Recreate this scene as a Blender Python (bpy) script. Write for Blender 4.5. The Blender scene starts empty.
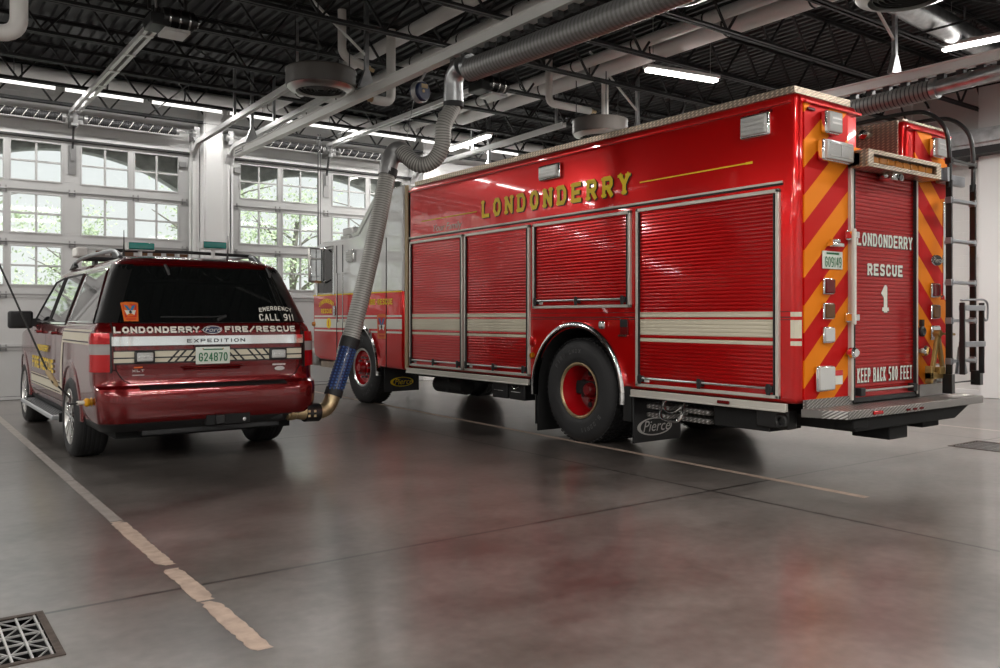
import bpy, bmesh, math, random
from mathutils import Vector, Matrix
random.seed(7)
PI = math.pi
C = bpy.context.scene.collection
# ------------------------------------------------------------------ camera numbers
FL = 842.0; HZ = 317.5; CH = 1.33
TH = math.atan(616/842.0); CT = math.cos(TH); ST = math.sin(TH)
def onX(X, px, py):
    k = (px-500)/FL; Y = X*(CT-k*ST)/(ST+k*CT); d = X*ST+Y*CT
    return Y, CH-(py-HZ)*d/FL
def onY(Y, px, py):
    k = (px-500)/FL; X = Y*(ST+k*CT)/(CT-k*ST); d = X*ST+Y*CT
    return X, CH-(py-HZ)*d/FL
def onZ(Z, px, py):
    d = (CH-Z)*FL/(py-HZ); l = (px-500)/FL*d
    return l*CT+d*ST, d*CT-l*ST
# ------------------------------------------------------------------ materials
M = {}
def nodes(m):
    m.use_nodes = True
    return m.node_tree.nodes, m.node_tree.links
def mat(name, col, rough=.5, metal=0, coat=0, cior=1.5, crough=.03, emis=None, es=0, bump=None, alpha=1, trans=0, spec=.5, vary=None):
    m = bpy.data.materials.new(name); n, l = nodes(m); b = n['Principled BSDF']
    b.inputs['Base Color'].default_value = (*col, 1); b.inputs['Roughness'].default_value = rough
    b.inputs['Metallic'].default_value = metal; b.inputs['Coat Weight'].default_value = coat
    b.inputs['Coat Roughness'].default_value = crough; b.inputs['Coat IOR'].default_value = cior; b.inputs['Specular IOR Level'].default_value = spec
    b.inputs['Alpha'].default_value = alpha; b.inputs['Transmission Weight'].default_value = trans
    if emis: b.inputs['Emission Color'].default_value = (*emis, 1); b.inputs['Emission Strength'].default_value = es
    tc = n.new('ShaderNodeTexCoord')
    if bump:
        sc, st, dist = bump
        t = n.new('ShaderNodeTexNoise'); t.inputs['Scale'].default_value = sc; t.inputs['Detail'].default_value = 3
        l.new(tc.outputs['Object'], t.inputs['Vector'])
        bp = n.new('ShaderNodeBump'); bp.inputs['Strength'].default_value = st; bp.inputs['Distance'].default_value = dist
        l.new(t.outputs['Fac'], bp.inputs['Height']); l.new(bp.outputs['Normal'], b.inputs['Normal'])
    if vary:
        sc, lo, hi = vary
        t = n.new('ShaderNodeTexNoise'); t.inputs['Scale'].default_value = sc; t.inputs['Detail'].default_value = 5
        l.new(tc.outputs['Object'], t.inputs['Vector'])
        r = n.new('ShaderNodeMapRange'); r.inputs['From Min'].default_value = .3; r.inputs['From Max'].default_value = .7
        r.inputs['To Min'].default_value = lo; r.inputs['To Max'].default_value = hi
        l.new(t.outputs['Fac'], r.inputs['Value'])
        mx = n.new('ShaderNodeVectorMath'); mx.operation = 'SCALE'; mx.inputs[0].default_value = col
        l.new(r.outputs['Result'], mx.inputs['Scale']); l.new(mx.outputs['Vector'], b.inputs['Base Color'])
    M[name] = m
    return m
def mth(n, l, op, a, b=None, c=None):
    x = n.new('ShaderNodeMath'); x.operation = op
    for i, v in enumerate((a, b, c)):
        if v is None: continue
        if isinstance(v, (int, float)): x.inputs[i].default_value = v
        else: l.new(v, x.inputs[i])
    return x.outputs[0]
mat('truck_red', (.70, .002, .002), .28, .5, 1, 1.6, .04, spec=.3)
mat('shutter_red', (.62, .002, .003), .28, .6, 1, 1.6, .07, spec=.3)
mat('shutter_satin', (.42, .002, .003), .3, .5, .4, 1.5, .1, spec=.3)  # darker copy of the shutter red; dimness at the tail is in its colour
mat('suv_red', (.15, .003, .004), .24, .5, .8, 1.6, .03, spec=.3)
mat('suv_bumper', (.15, .003, .004), .25, .5, .5, spec=.3)
mat('white_paint', (.84, .84, .83), .2, 0, 1, 1.8, .02)
mat('cream', (.72, .66, .52), .35)
mat('white_vinyl', (.80, .78, .70), .35)
mat('gold', (1.0, .70, .01), .4)
mat('black_paint', (.008, .008, .008), .35, 0, .3)
mat('black_plastic', (.015, .015, .016), .45, bump=(300, .1, .002))
mat('rubber', (.018, .018, .019), .62, bump=(120, .15, .003))
mat('rubber_text', (.11, .11, .11), .6)
mat('under', (.006, .006, .006), .8)
mat('chrome', (.80, .80, .80), .09, 1)
mat('alu', (.62, .61, .59), .28, 1, vary=(3, .85, 1.1))
mat('frame_alu', (.74, .71, .64), .38, .45)
mat('lens_smoke', (.36, .34, .33), .15, 0, .6, bump=(70, .4, .003))
mat('galv', (.52, .53, .54), .36, 1, vary=(9, .75, 1.15))
mat('heater_steel', (.06, .053, .047), .4)
mat('hose_groove', (.17, .165, .155), .6)
mat('duct_dark', (.24, .24, .23), .5, .4)
mat('rail_alu', (.84, .84, .82), .45, .1)
mat('opener_rail', (.86, .86, .86), .35, .2)
mat('mirror', (.85, .87, .88), .03, 1)
mat('dark_metal', (.06, .06, .06), .45, .6)
mat('red_rim', (.42, .004, .008), .25, 0, .7)
mat('rim_dark', (.16, .004, .006), .35, 0, .4)
mat('hub_grey', (.35, .35, .36), .35, .9)
mat('glass_dark', (.006, .007, .007), .03, 0, .6, spec=.5)
mat('lens_clear', (.62, .62, .60), .12, .1, 1, bump=(90, .4, .004))
mat('lens_red', (.50, .003, .006), .15, .3, .5, bump=(80, .2, .002))
mat('lens_maroon', (.13, .003, .004), .25, 0, .1, spec=.3)
mat('lens_amber', (.50, .17, .01), .15, 0, 1)
mat('lens_amber_dark', (.13, .05, .012), .25, 0, .1, spec=.3)
mat('lens_teal', (.0, .22, .19), .12, 0, 1, bump=(60, .3, .003))
mat('plate_white', (.80, .84, .76), .35)
mat('plate_green', (.01, .17, .06), .4)
mat('decal_orange', (.75, .16, .02), .35)
mat('decal_red', (.62, .02, .02), .35)
mat('decal_blue', (.02, .20, .45), .35)
mat('joist_black', (.015, .015, .016), .55)
mat('white_duct', (.86, .85, .83), .5, bump=(20, .1, .004))
mat('pvc', (.85, .83, .80), .45)
mat('wall_white', (.80, .80, .79), .55, bump=(40, .1, .003))
mat('ext_wall', (.82, .81, .79), .8, vary=(8, .8, 1.1))
mat('door_grey', (.56, .56, .555), .42, vary=(1.5, .92, 1.05))
mat('steel_grey', (.36, .36, .36), .42, .7)
mat('hose_grey', (.42, .41, .38), .5, .2)
mat('hose_blue', (.008, .02, .10), .4, 0, .4)
mat('brass', (.62, .48, .28), .38, .9, vary=(12, .7, 1.1))
mat('yellow_rubber', (.75, .36, .01), .45)
mat('cord_black', (.02, .02, .02), .5)
mat('tan_rubber', (.50, .38, .22), .6)
mat('reel_blue', (.01, .02, .07), .3, 0, .5)
mat('board_alu', (.50, .52, .54), .42, .5)
mat('rivet_blue', (.05, .12, .32), .4)
mat('step_alu', (.33, .34, .36), .4, .8)
mat('jack_gold', (.42, .27, .09), .35, .7)
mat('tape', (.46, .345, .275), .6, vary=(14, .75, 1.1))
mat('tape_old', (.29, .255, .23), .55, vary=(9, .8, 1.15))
mat('drain_steel', (.50, .49, .48), .4, .6)
mat('rust', (.07, .052, .042), .8, vary=(25, .6, 1.3))
mat('pit', (.01, .01, .01), .9)
mat('bark', (.34, .31, .28), .9, vary=(12, .6, 1.2))
mat('leaf', (.50, .60, .38), .7)  # paled green; the washed-out outdoor glare is in the colour
mat('asphalt', (.28, .28, .27), .85, vary=(4, .8, 1.1))
mat('lawn', (.30, .33, .24), .9, vary=(6, .7, 1.2))
mat('lamp', (.9, .9, .9), .4, emis=(1, .96, .90), es=9)
mat('lamp_soft', (.9, .9, .9), .4, emis=(1, .97, .93), es=1.6)
mat('lamp_house', (.75, .75, .74), .35)
mat('seat_dark', (.03, .03, .035), .8)
mat('red_tag', (.55, .02, .03), .5)
mat('spring', (.05, .05, .052), .5, .3)
def glass_mat():
    m = bpy.data.materials.new('pane_glass'); n, l = nodes(m); n.remove(n['Principled BSDF'])
    t = n.new('ShaderNodeBsdfTransparent'); t.inputs[0].default_value = (.93, .95, .94, 1)
    g = n.new('ShaderNodeBsdfGlossy'); g.inputs['Roughness'].default_value = .03
    f = n.new('ShaderNodeFresnel'); f.inputs[0].default_value = 1.45
    x = n.new('ShaderNodeMixShader'); l.new(f.outputs[0], x.inputs[0]); l.new(t.outputs[0], x.inputs[1]); l.new(g.outputs[0], x.inputs[2])
    l.new(x.outputs[0], n['Material Output'].inputs[0]); M['pane_glass'] = m
glass_mat()
def tread_mat(nm, ca, cb):
    m = mat(nm, ca, .32, .9); n, l = nodes(m); b = n['Principled BSDF']
    tc = n.new('ShaderNodeTexCoord'); s = n.new('ShaderNodeSeparateXYZ'); l.new(tc.outputs['Object'], s.inputs[0])
    u = mth(n, l, 'ADD', mth(n, l, 'ADD', s.outputs[0], s.outputs[1]), s.outputs[2])
    v = mth(n, l, 'SUBTRACT', mth(n, l, 'ADD', s.outputs[0], s.outputs[1]), s.outputs[2])
    w = mth(n, l, 'SUBTRACT', s.outputs[0], s.outputs[1])
    v = mth(n, l, 'ADD', v, mth(n, l, 'MULTIPLY', w, .9))
    a = mth(n, l, 'SINE', mth(n, l, 'MULTIPLY', u, 120)); c = mth(n, l, 'SINE', mth(n, l, 'MULTIPLY', v, 120))
    h = mth(n, l, 'MAXIMUM', mth(n, l, 'MULTIPLY', a, c), 0)
    cm = n.new('ShaderNodeMix'); cm.data_type = 'RGBA'; l.new(mth(n, l, 'GREATER_THAN', h, .3), cm.inputs[0]); cm.inputs[6].default_value = (*ca, 1); cm.inputs[7].default_value = (*cb, 1); l.new(cm.outputs[2], b.inputs['Base Color'])
    bp = n.new('ShaderNodeBump'); bp.inputs['Strength'].default_value = .8; bp.inputs['Distance'].default_value = .004
    l.new(h, bp.inputs['Height']); l.new(bp.outputs[0], b.inputs['Normal'])
tread_mat('tread_plate', (.40, .33, .26), (.82, .70, .55)); tread_mat('tread_grey', (.22, .21, .20), (.62, .60, .58))  # tan variant holds the warm light on the plate in its colour
def chevron_mat():
    # stripes of reflective vinyl meeting in an inverted V at the centre of the tail (x = 7.22)
    m = mat('chevron', (1, 1, 1), .45, .45, spec=.2); n, l = nodes(m); b = n['Principled BSDF']
    tc = n.new('ShaderNodeTexCoord'); s = n.new('ShaderNodeSeparateXYZ'); l.new(tc.outputs['Object'], s.inputs[0])
    ax = mth(n, l, 'ABSOLUTE', mth(n, l, 'SUBTRACT', s.outputs[0], 7.22))
    v = mth(n, l, 'ADD', s.outputs[2], mth(n, l, 'MULTIPLY', ax, .85))
    v = mth(n, l, 'SUBTRACT', v, 2.12+1.17*.85-45*.45)
    f = mth(n, l, 'FRACT', mth(n, l, 'DIVIDE', v, .45))
    g = mth(n, l, 'LESS_THAN', f, .5)
    mx = n.new('ShaderNodeMix'); mx.data_type = 'RGBA'; l.new(g, mx.inputs[0])
    mx.inputs[6].default_value = (.62, .003, .003, 1); mx.inputs[7].default_value = (.95, .27, .004, 1)
    l.new(mx.outputs[2], b.inputs['Base Color'])
chevron_mat()
def floor_mat():
    m = mat('concrete', (.2, .2, .2), .3); n, l = nodes(m); b = n['Principled BSDF']
    tc = n.new('ShaderNodeTexCoord'); s = n.new('ShaderNodeSeparateXYZ'); l.new(tc.outputs['Object'], s.inputs[0])
    def noise(sc, det, rough=.5, scl=(1, 1, 1)):
        mp = n.new('ShaderNodeMapping'); mp.inputs['Scale'].default_value = scl; l.new(tc.outputs['Object'], mp.inputs[0])
        t = n.new('ShaderNodeTexNoise'); t.inputs['Scale'].default_value = sc; t.inputs['Detail'].default_value = det
        t.inputs['Roughness'].default_value = rough; l.new(mp.outputs[0], t.inputs['Vector']); return t.outputs['Fac']
    big = noise(.4, 2); mid = noise(1.5, 3, .5, (1, 1.4, 1)); fine = noise(14, 3, .5)
    v = mth(n, l, 'ADD', mth(n, l, 'MULTIPLY', big, .45), mth(n, l, 'ADD', mth(n, l, 'MULTIPLY', mid, .38), mth(n, l, 'MULTIPLY', fine, .17)))
    r = n.new('ShaderNodeValToRGB'); l.new(v, r.inputs[0])
    r.color_ramp.elements[0].position = .37; r.color_ramp.elements[0].color = (.052, .044, .039, 1)
    r.color_ramp.elements[1].position = .63; r.color_ramp.elements[1].color = (.195, .175, .160, 1)
    # saw-cut joints
    def line(c, at, w):
        return mth(n, l, 'LESS_THAN', mth(n, l, 'ABSOLUTE', mth(n, l, 'SUBTRACT', c, at)), w)
    j = None
    for c, ats in ((s.outputs[0], (-4.0, 5.12, 9.7, 14.2)), (s.outputs[1], (-.4, 4.26, 8.9, 13.3))):
        for a in ats:
            q = line(c, a, .014); j = q if j is None else mth(n, l, 'MAXIMUM', j, q)
    mx = n.new('ShaderNodeMix'); mx.data_type = 'RGBA'; l.new(j, mx.inputs[0]); l.new(r.outputs[0], mx.inputs[6]); mx.inputs[7].default_value = (.02, .018, .016, 1)
    l.new(mx.outputs[2], b.inputs['Base Color'])
    rr = n.new('ShaderNodeMapRange'); l.new(mid, rr.inputs['Value']); rr.inputs['From Min'].default_value = .1; rr.inputs['From Max'].default_value = .9
    rr.inputs['To Min'].default_value = .285; rr.inputs['To Max'].default_value = .36; l.new(rr.outputs[0], b.inputs['Roughness'])
    bp = n.new('ShaderNodeBump'); bp.inputs['Strength'].default_value = .05; bp.inputs['Distance'].default_value = .004
    hh = mth(n, l, 'MULTIPLY', j, -1.5); l.new(hh, bp.inputs['Height']); l.new(bp.outputs[0], b.inputs['Normal'])
    b.inputs['IOR'].default_value = 1.52; b.inputs['Coat Weight'].default_value = .6; b.inputs['Coat Roughness'].default_value = .18; b.inputs['Coat IOR'].default_value = 1.5
floor_mat()
def block_mat():
    m = mat('block_white', (.66, .65, .63), .55); n, l = nodes(m); b = n['Principled BSDF']
    tc = n.new('ShaderNodeTexCoord'); s = n.new('ShaderNodeSeparateXYZ'); l.new(tc.outputs['Object'], s.inputs[0])
    cb = n.new('ShaderNodeCombineXYZ'); l.new(mth(n, l, 'ADD', s.outputs[0], s.outputs[1]), cb.inputs[0]); l.new(s.outputs[2], cb.inputs[1])
    t = n.new('ShaderNodeTexBrick'); t.inputs['Scale'].default_value = 1; t.inputs['Brick Width'].default_value = .4; t.inputs['Row Height'].default_value = .2
    t.inputs['Mortar Size'].default_value = .006; t.inputs['Color1'].default_value = (1, 1, 1, 1); t.inputs['Color2'].default_value = (1, 1, 1, 1); t.inputs['Mortar'].default_value = (0, 0, 0, 1)
    l.new(cb.outputs[0], t.inputs['Vector'])
    bp = n.new('ShaderNodeBump'); bp.inputs['Strength'].default_value = .5; bp.inputs['Distance'].default_value = .005; l.new(t.outputs['Color'], bp.inputs['Height']); l.new(bp.outputs[0], b.inputs['Normal'])
block_mat()
# ------------------------------------------------------------------ mesh building
W = {}
class MB:
    def __init__(s): s.v = []; s.f = []; s.m = []
    def add(s, vs, fs, mi=0):
        k = len(s.v); s.v += [tuple(p) for p in vs]; s.f += [tuple(i+k for i in f) for f in fs]; s.m += [mi]*len(fs); return s
    def box(s, x0, x1, y0, y1, z0, z1, mi=0):
        if x0 > x1: x0, x1 = x1, x0
        if y0 > y1: y0, y1 = y1, y0
        if z0 > z1: z0, z1 = z1, z0
        return s.add([(x0,y0,z0),(x1,y0,z0),(x1,y1,z0),(x0,y1,z0),(x0,y0,z1),(x1,y0,z1),(x1,y1,z1),(x0,y1,z1)],
                     [(0,3,2,1),(4,5,6,7),(0,1,5,4),(1,2,6,5),(2,3,7,6),(3,0,4,7)], mi)
    def bar(s, p, q, w, h, mi=0, up=(0,0,1)):
        p = Vector(p); q = Vector(q); d = (q-p).normalized(); u = Vector(up)
        if abs(d.dot(u)) > .99: u = Vector((0,1,0))
        a = d.cross(u).normalized(); b = a.cross(d).normalized()
        vs = []
        for c in (p, q):
            for i, j in ((-1,-1),(1,-1),(1,1),(-1,1)): vs.append(c+a*(i*w/2)+b*(j*h/2))
        return s.add(vs, [(3,2,1,0),(4,5,6,7),(0,1,5,4),(1,2,6,5),(2,3,7,6),(3,0,4,7)], mi)
    def tube(s, pts, r, n=12, mi=0, caps=True, closed=False):
        pts = [Vector(p) for p in pts]; N = len(pts); rs = r if isinstance(r, (list, tuple)) else [r]*N
        T = []
        for i in range(N):
            if closed: t = pts[(i+1) % N]-pts[i-1]
            else: t = pts[min(i+1, N-1)]-pts[max(i-1, 0)]
            T.append(t.normalized())
        u = Vector((0,0,1)) if abs(T[0].z) < .9 else Vector((0,1,0))
        a = T[0].cross(u).normalized(); vs = []; fs = []
        for i in range(N):
            a = (a-T[i]*a.dot(T[i])).normalized(); b = T[i].cross(a)
            for k in range(n):
                t = 2*PI*k/n; vs.append(pts[i]+(a*math.cos(t)+b*math.sin(t))*rs[i])
        for i in range(N if closed else N-1):
            j = (i+1) % N
            for k in range(n):
                k2 = (k+1) % n; fs.append((i*n+k, i*n+k2, j*n+k2, j*n+k))
        if caps and not closed: fs += [tuple(range(n))[::-1], tuple(range((N-1)*n, N*n))]
        return s.add(vs, fs, mi)
    def cyl(s, p, q, r, n=20, mi=0, r2=None): return s.tube([p, q], [r, r if r2 is None else r2], n, mi)
    def lathe(s, c, ax, prof, n=48, mi=0, mis=None):
        c = Vector(c); ax = Vector(ax).normalized(); u = Vector((0,0,1)) if abs(ax.z) < .9 else Vector((0,1,0))
        a = ax.cross(u).normalized(); b = ax.cross(a); vs = []; K = len(prof)
        for r, h in prof:
            for k in range(n):
                t = 2*PI*k/n; vs.append(c+ax*h+(a*math.cos(t)+b*math.sin(t))*r)
        for i in range(K-1):
            fs = [(i*n+k, i*n+(k+1) % n, (i+1)*n+(k+1) % n, (i+1)*n+k) for k in range(n)]
            if i == 0: s.add(vs, fs, mis[i] if mis else mi); k0 = len(s.v)-len(vs)
            else: s.f += [tuple(x+k0 for x in f) for f in fs]; s.m += [mis[i] if mis else mi]*n
        return s
    def prism(s, poly, ax, a0, a1, mi=0):
        # poly in the two other axes (x,y,z order)
        def P(u, v, w):
            return {'x': (w,u,v), 'y': (u,w,v), 'z': (u,v,w)}[ax]
        n = len(poly); vs = [P(u, v, a0) for u, v in poly]+[P(u, v, a1) for u, v in poly]
        fs = [tuple(range(n))[::-1], tuple(range(n, 2*n))]+[(i, (i+1) % n, n+(i+1) % n, n+i) for i in range(n)]
        return s.add(vs, fs, mi)
    def disc(s, c, ax, r, n=24, mi=0, sx=1):
        c = Vector(c); ax = Vector(ax).normalized(); u = Vector((0,0,1)) if abs(ax.z) < .9 else Vector((0,1,0))
        a = ax.cross(u).normalized(); b = ax.cross(a)
        return s.add([c+a*math.cos(2*PI*k/n)*r*sx+b*math.sin(2*PI*k/n)*r for k in range(n)], [tuple(range(n))], mi)
    def build(s, name, mats, parent=None, bevel=0, label=None, kind=None, smooth=35, seg=2, fix=True):
        me = bpy.data.meshes.new(name); me.from_pydata(s.v, [], s.f)
        if isinstance(mats, str): mats = [mats]
        for k in mats: me.materials.append(M[k])
        me.polygons.foreach_set('material_index', s.m)
        if fix:
            bm = bmesh.new(); bm.from_mesh(me); bmesh.ops.recalc_face_normals(bm, faces=bm.faces); bm.to_mesh(me); bm.free()
        me.polygons.foreach_set('use_smooth', [True]*len(me.polygons)); me.set_sharp_from_angle(angle=math.radians(smooth))
        o = bpy.data.objects.new(name, me); C.objects.link(o)
        if parent is not None:
            o.parent = parent; w = W.get(parent.name, (0,0,0)); o.location = (-w[0], -w[1], -w[2])
        W[o.name] = (0,0,0)
        if bevel:
            b = o.modifiers.new('Bevel', 'BEVEL'); b.width = bevel; b.segments = seg; b.limit_method = 'ANGLE'; b.angle_limit = math.radians(40)
            b.harden_normals = False
        if label: o['label'] = label
        if kind: o['kind'] = kind
        return o
def thing(name, label, cat, loc=(0,0,0), group=None, kind=None, local=False, rz=0):
    o = bpy.data.objects.new(name, None); C.objects.link(o); o.location = loc; o.rotation_euler = (0,0,rz)
    o.empty_display_size = .1
    o['label'] = label; o['category'] = cat
    if group: o['group'] = group
    if kind: o['kind'] = kind
    W[o.name] = (0,0,0) if local else tuple(loc)
    return o
def tag(o, label, cat, group=None, kind=None):
    o['label'] = label; o['category'] = cat
    if group: o['group'] = group
    if kind: o['kind'] = kind
    return o
def copy_tree(o, off, label=None, parent=None, top=True):
    c = o.copy(); C.objects.link(c); c.parent = parent
    if top:
        c.location = Vector(o.location)+Vector(off)
        if label: c['label'] = label
    for ch in list(o.children): copy_tree(ch, off, None, c, False)
    return c
def cut(o, cutters):
    for i, k in enumerate(cutters):
        m = o.modifiers.new('b', 'BOOLEAN'); m.object = k; m.operation = 'DIFFERENCE'; m.solver = 'EXACT'; m.material_mode = 'TRANSFER'
    bpy.context.view_layer.update()
    dg = bpy.context.evaluated_depsgraph_get()
    me = bpy.data.meshes.new_from_object(o.evaluated_get(dg))
    o.modifiers.clear(); o.data = me
    for k in cutters: bpy.data.objects.remove(k)
    me.set_sharp_from_angle(angle=math.radians(32))
def arc(c, r, a0, a1, n, plane='yz', x=0):
    out = []
    for i in range(n+1):
        t = math.radians(a0+(a1-a0)*i/n); u = c[0]+r*math.cos(t); v = c[1]+r*math.sin(t)
        out.append({'yz': (x,u,v), 'xz': (u,x,v), 'xy': (u,v,x)}[plane])
    return out
def smoothpath(pts, n=8):
    P = [Vector(p) for p in pts]; out = []
    for i in range(len(P)-1):
        a = P[max(i-1,0)]; b = P[i]; c = P[i+1]; d = P[min(i+2,len(P)-1)]
        for k in range(n):
            t = k/n; out.append(.5*((2*b)+(c-a)*t+(2*a-5*b+4*c-d)*t*t+(3*b-a-3*c+d)*t**3))
    out.append(P[-1]); return out
# ------------------------------------------------------------------ block lettering
k_ = .28
O_ = [(k_,0),(1-k_,0),(1,k_),(1,1-k_),(1-k_,1),(k_,1),(0,1-k_),(0,k_),(k_,0)]
GL = {'L': [[(0,1),(0,0),(1,0)]], 'O': [O_], '0': [O_], 'N': [[(0,0),(0,1),(1,0),(1,1)]],
 'D': [[(0,0),(0,1),(1-k_,1),(1,1-k_),(1,k_),(1-k_,0),(0,0)]], 'E': [[(1,1),(0,1),(0,0),(1,0)],[(0,.5),(.8,.5)]],
 'R': [[(0,0),(0,1),(.8,1),(1,.85),(1,.6),(.8,.45),(0,.45)],[(.5,.45),(1,0)]], 'Y': [[(0,1),(.5,.48),(1,1)],[(.5,.48),(.5,0)]],
 'S': [[(1,.92),(.85,1),(.2,1),(0,.85),(0,.68),(.2,.55),(.8,.45),(1,.32),(1,.15),(.8,0),(.15,0),(0,.08)]],
 'C': [[(1,.82),(.8,1),(.2,1),(0,.82),(0,.18),(.2,0),(.8,0),(1,.18)]],
 'U': [[(0,1),(0,.2),(.25,0),(.75,0),(1,.2),(1,1)]], 'K': [[(0,0),(0,1)],[(1,1),(.1,.5),(1,0)]],
 'P': [[(0,0),(0,1),(.8,1),(1,.85),(1,.6),(.8,.45),(0,.45)]],
 'B': [[(0,0),(0,1),(.8,1),(1,.87),(1,.65),(.8,.52),(0,.52)],[(.8,.52),(1,.38),(1,.13),(.8,0),(0,0)]],
 'A': [[(0,0),(.5,1),(1,0)],[(.22,.33),(.78,.33)]], 'F': [[(0,0),(0,1),(1,1)],[(0,.5),(.75,.5)]], 'T': [[(0,1),(1,1)],[(.5,1),(.5,0)]],
 'I': [[(.5,0),(.5,1)]], 'G': [[(1,.75),(1,.8),(.75,1),(.25,1),(0,.8),(0,.2),(.25,0),(.75,0),(1,.2),(1,.48),(.55,.48)]],
 'M': [[(0,0),(0,1),(.5,.4),(1,1),(1,0)]], 'H': [[(0,0),(0,1)],[(1,0),(1,1)],[(0,.5),(1,.5)]], 'X': [[(0,0),(1,1)],[(0,1),(1,0)]], 'V': [[(0,1),(.5,0),(1,1)]], 'W': [[(0,1),(.25,0),(.5,.7),(.75,0),(1,1)]],
 '1': [[(.15,.78),(.55,1),(.55,0)]], '2': [[(0,.75),(.2,1),(.8,1),(1,.8),(1,.62),(0,0),(1,0)]], '4': [[(.78,0),(.78,1),(0,.3),(1,.3)]],
 '5': [[(1,1),(0,1),(0,.55),(.75,.55),(1,.4),(1,.15),(.75,0),(0,0)]], '6': [[(.9,1),(.3,1),(0,.7),(0,.15),(.2,0),(.8,0),(1,.15),(1,.4),(.8,.55),(0,.55)]],
 '7': [[(0,1),(1,1),(.4,0)]], '8': [[(.2,.52),(0,.68),(0,.87),(.2,1),(.8,1),(1,.87),(1,.68),(.8,.52),(.2,.52),(0,.36),(0,.15),(.2,0),(.8,0),(1,.15),(1,.36),(.8,.52)]],
 '9': [[(.1,0),(.7,0),(1,.3),(1,.85),(.8,1),(.2,1),(0,.85),(0,.6),(.2,.45),(1,.45)]], '/': [[(0,0),(1,1)]], '-': [[(.15,.5),(.85,.5)]], '.': [[(.4,0),(.6,0)]]}
SER = {'L': [(0,1)], 'N': [(0,0),(1,1),(0,1)], 'D': [(0,0),(0,1)], 'R': [(0,0),(0,1)], 'E': [(0,0),(0,1)], 'Y': [(.5,0),(0,1),(1,1)], 'K': [(0,0),(0,1)], 'P': [(0,0),(0,1)], 'F': [(0,0)], 'T': [(.5,0)], 'A': [(0,0),(1,0)], 'B': [(0,0),(0,1)], '1': [(.55,0)], 'I': [(.5,0),(.5,1)], 'U': [(0,1),(1,1)]}
def text(mb, st, _w, h, cw, t, gap, mi=0, serif=0, off=.001, grow=0, slant=0, arch=0, fn=None):
    """centred block lettering; w = spacing box of one line is ignored, fn(u,v,off) -> point"""
    ctr = [0]
    def st_(): ctr[0] += 1; return off+ctr[0]*.00005
    ws = []
    for ch in st: ws.append(cw*.55 if ch == ' ' else cw*(.35 if ch in 'I.' else (.55 if ch in '1-' else 1)))
    tot = sum(ws)+gap*(len(st)-1); x = -tot/2
    for ch, lw in zip(st, ws):
        if ch != ' ':
            xc = x+lw/2; lift = arch*(1-(2*xc/tot)**2) if arch else 0
            def Q(p): 
                u = x+t/2+p[0]*(lw-t); v = t/2+p[1]*(h-t)
                return Vector((u+slant*v, v+lift))
            def quad(a, b, tt, ext0, ext1):
                d = (b-a); L = d.length
                if L < 1e-6: return
                d /= L; nn = Vector((-d.y, d.x)); a2 = a-d*ext0; b2 = b+d*ext1
                vs = [a2+nn*tt/2, a2-nn*tt/2, b2-nn*tt/2, b2+nn*tt/2]
                o_ = st_(); mb.add([fn(p.x, p.y, o_) for p in vs], [(0,1,2,3)], mi)
            tt = t+grow
            for pl in GL.get(ch, []):
                q = [Q(p) for p in pl]
                for i in range(len(q)-1):
                    quad(q[i], q[i+1], tt, tt/2 if i == 0 else 0, tt/2 if i == len(q)-2 else 0)
                for i in range(1, len(q)-1):
                    c = q[i]; o_ = st_(); mb.add([fn(c.x+tt*.54*math.cos((k+.5)*PI/4), c.y+tt*.54*math.sin((k+.5)*PI/4), o_) for k in range(8)], [tuple(range(8))], mi)
            if serif:
                for p in SER.get(ch, []):
                    c = Q(p); quad(c-Vector((serif,0)), c+Vector((serif,0)), t*.55+grow, 0, 0)
        x += lw+gap
def script(st, size, matrix, mats, name, parent, shear=.3, offset=0, sx=1):
    cu = bpy.data.curves.new(name, 'FONT'); cu.body = st; cu.size = size; cu.shear = shear; cu.align_x = 'CENTER'; cu.align_y = 'CENTER'; cu.offset = offset; cu.resolution_u = 3
    tmp = bpy.data.objects.new(name+'_t', cu); C.objects.link(tmp); bpy.context.view_layer.update()
    me = bpy.data.meshes.new_from_object(tmp.evaluated_get(bpy.context.evaluated_depsgraph_get())); bpy.data.objects.remove(tmp)
    me.transform(Matrix.Scale(sx, 4, (1,0,0))); me.transform(matrix); me.materials.clear(); me.materials.append(M[mats])
    o = bpy.data.objects.new(name, me); C.objects.link(o); o.parent = parent; w = W.get(parent.name, (0,0,0)); o.location = (-w[0], -w[1], -w[2]); W[o.name] = (0,0,0)
    return o
SIDE = Matrix(((0,0,-1,0),(-1,0,0,0),(0,1,0,0),(0,0,0,1)))   # text u -> -Y, v -> Z, normal -> -X
REAR = Matrix(((1,0,0,0),(0,0,-1,0),(0,1,0,0),(0,0,0,1)))    # text u -> X,  v -> Z, normal -> -Y
XS = 5.95; XR = 8.49; YR = 4.07
# ================================================================== ROOM
RX0, RX1, RY0, RY1, RZ = -13.0, 15.0, -9.0, 15.6, 5.42
def struct(mb, name, mats, label, cat=None, **k):
    o = mb.build(name, mats, None, **k); o['kind'] = 'structure'; o['label'] = label
    o['category'] = cat or name.split('_')[0]
    return o
b = MB().box(RX0-.2, RX1+.2, RY0-.2, RY1+.3, -.3, 0)
fl = struct(b, 'floor', 'concrete', 'polished grey concrete garage floor with saw-cut joints')
dr = []
for x0 in (-.03, 8.92):
    c = MB().box(x0, x0+.58, 3.72, 4.27, -.26, .2).build('c', 'pit'); dr.append(c)
cut(fl, dr)
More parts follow.
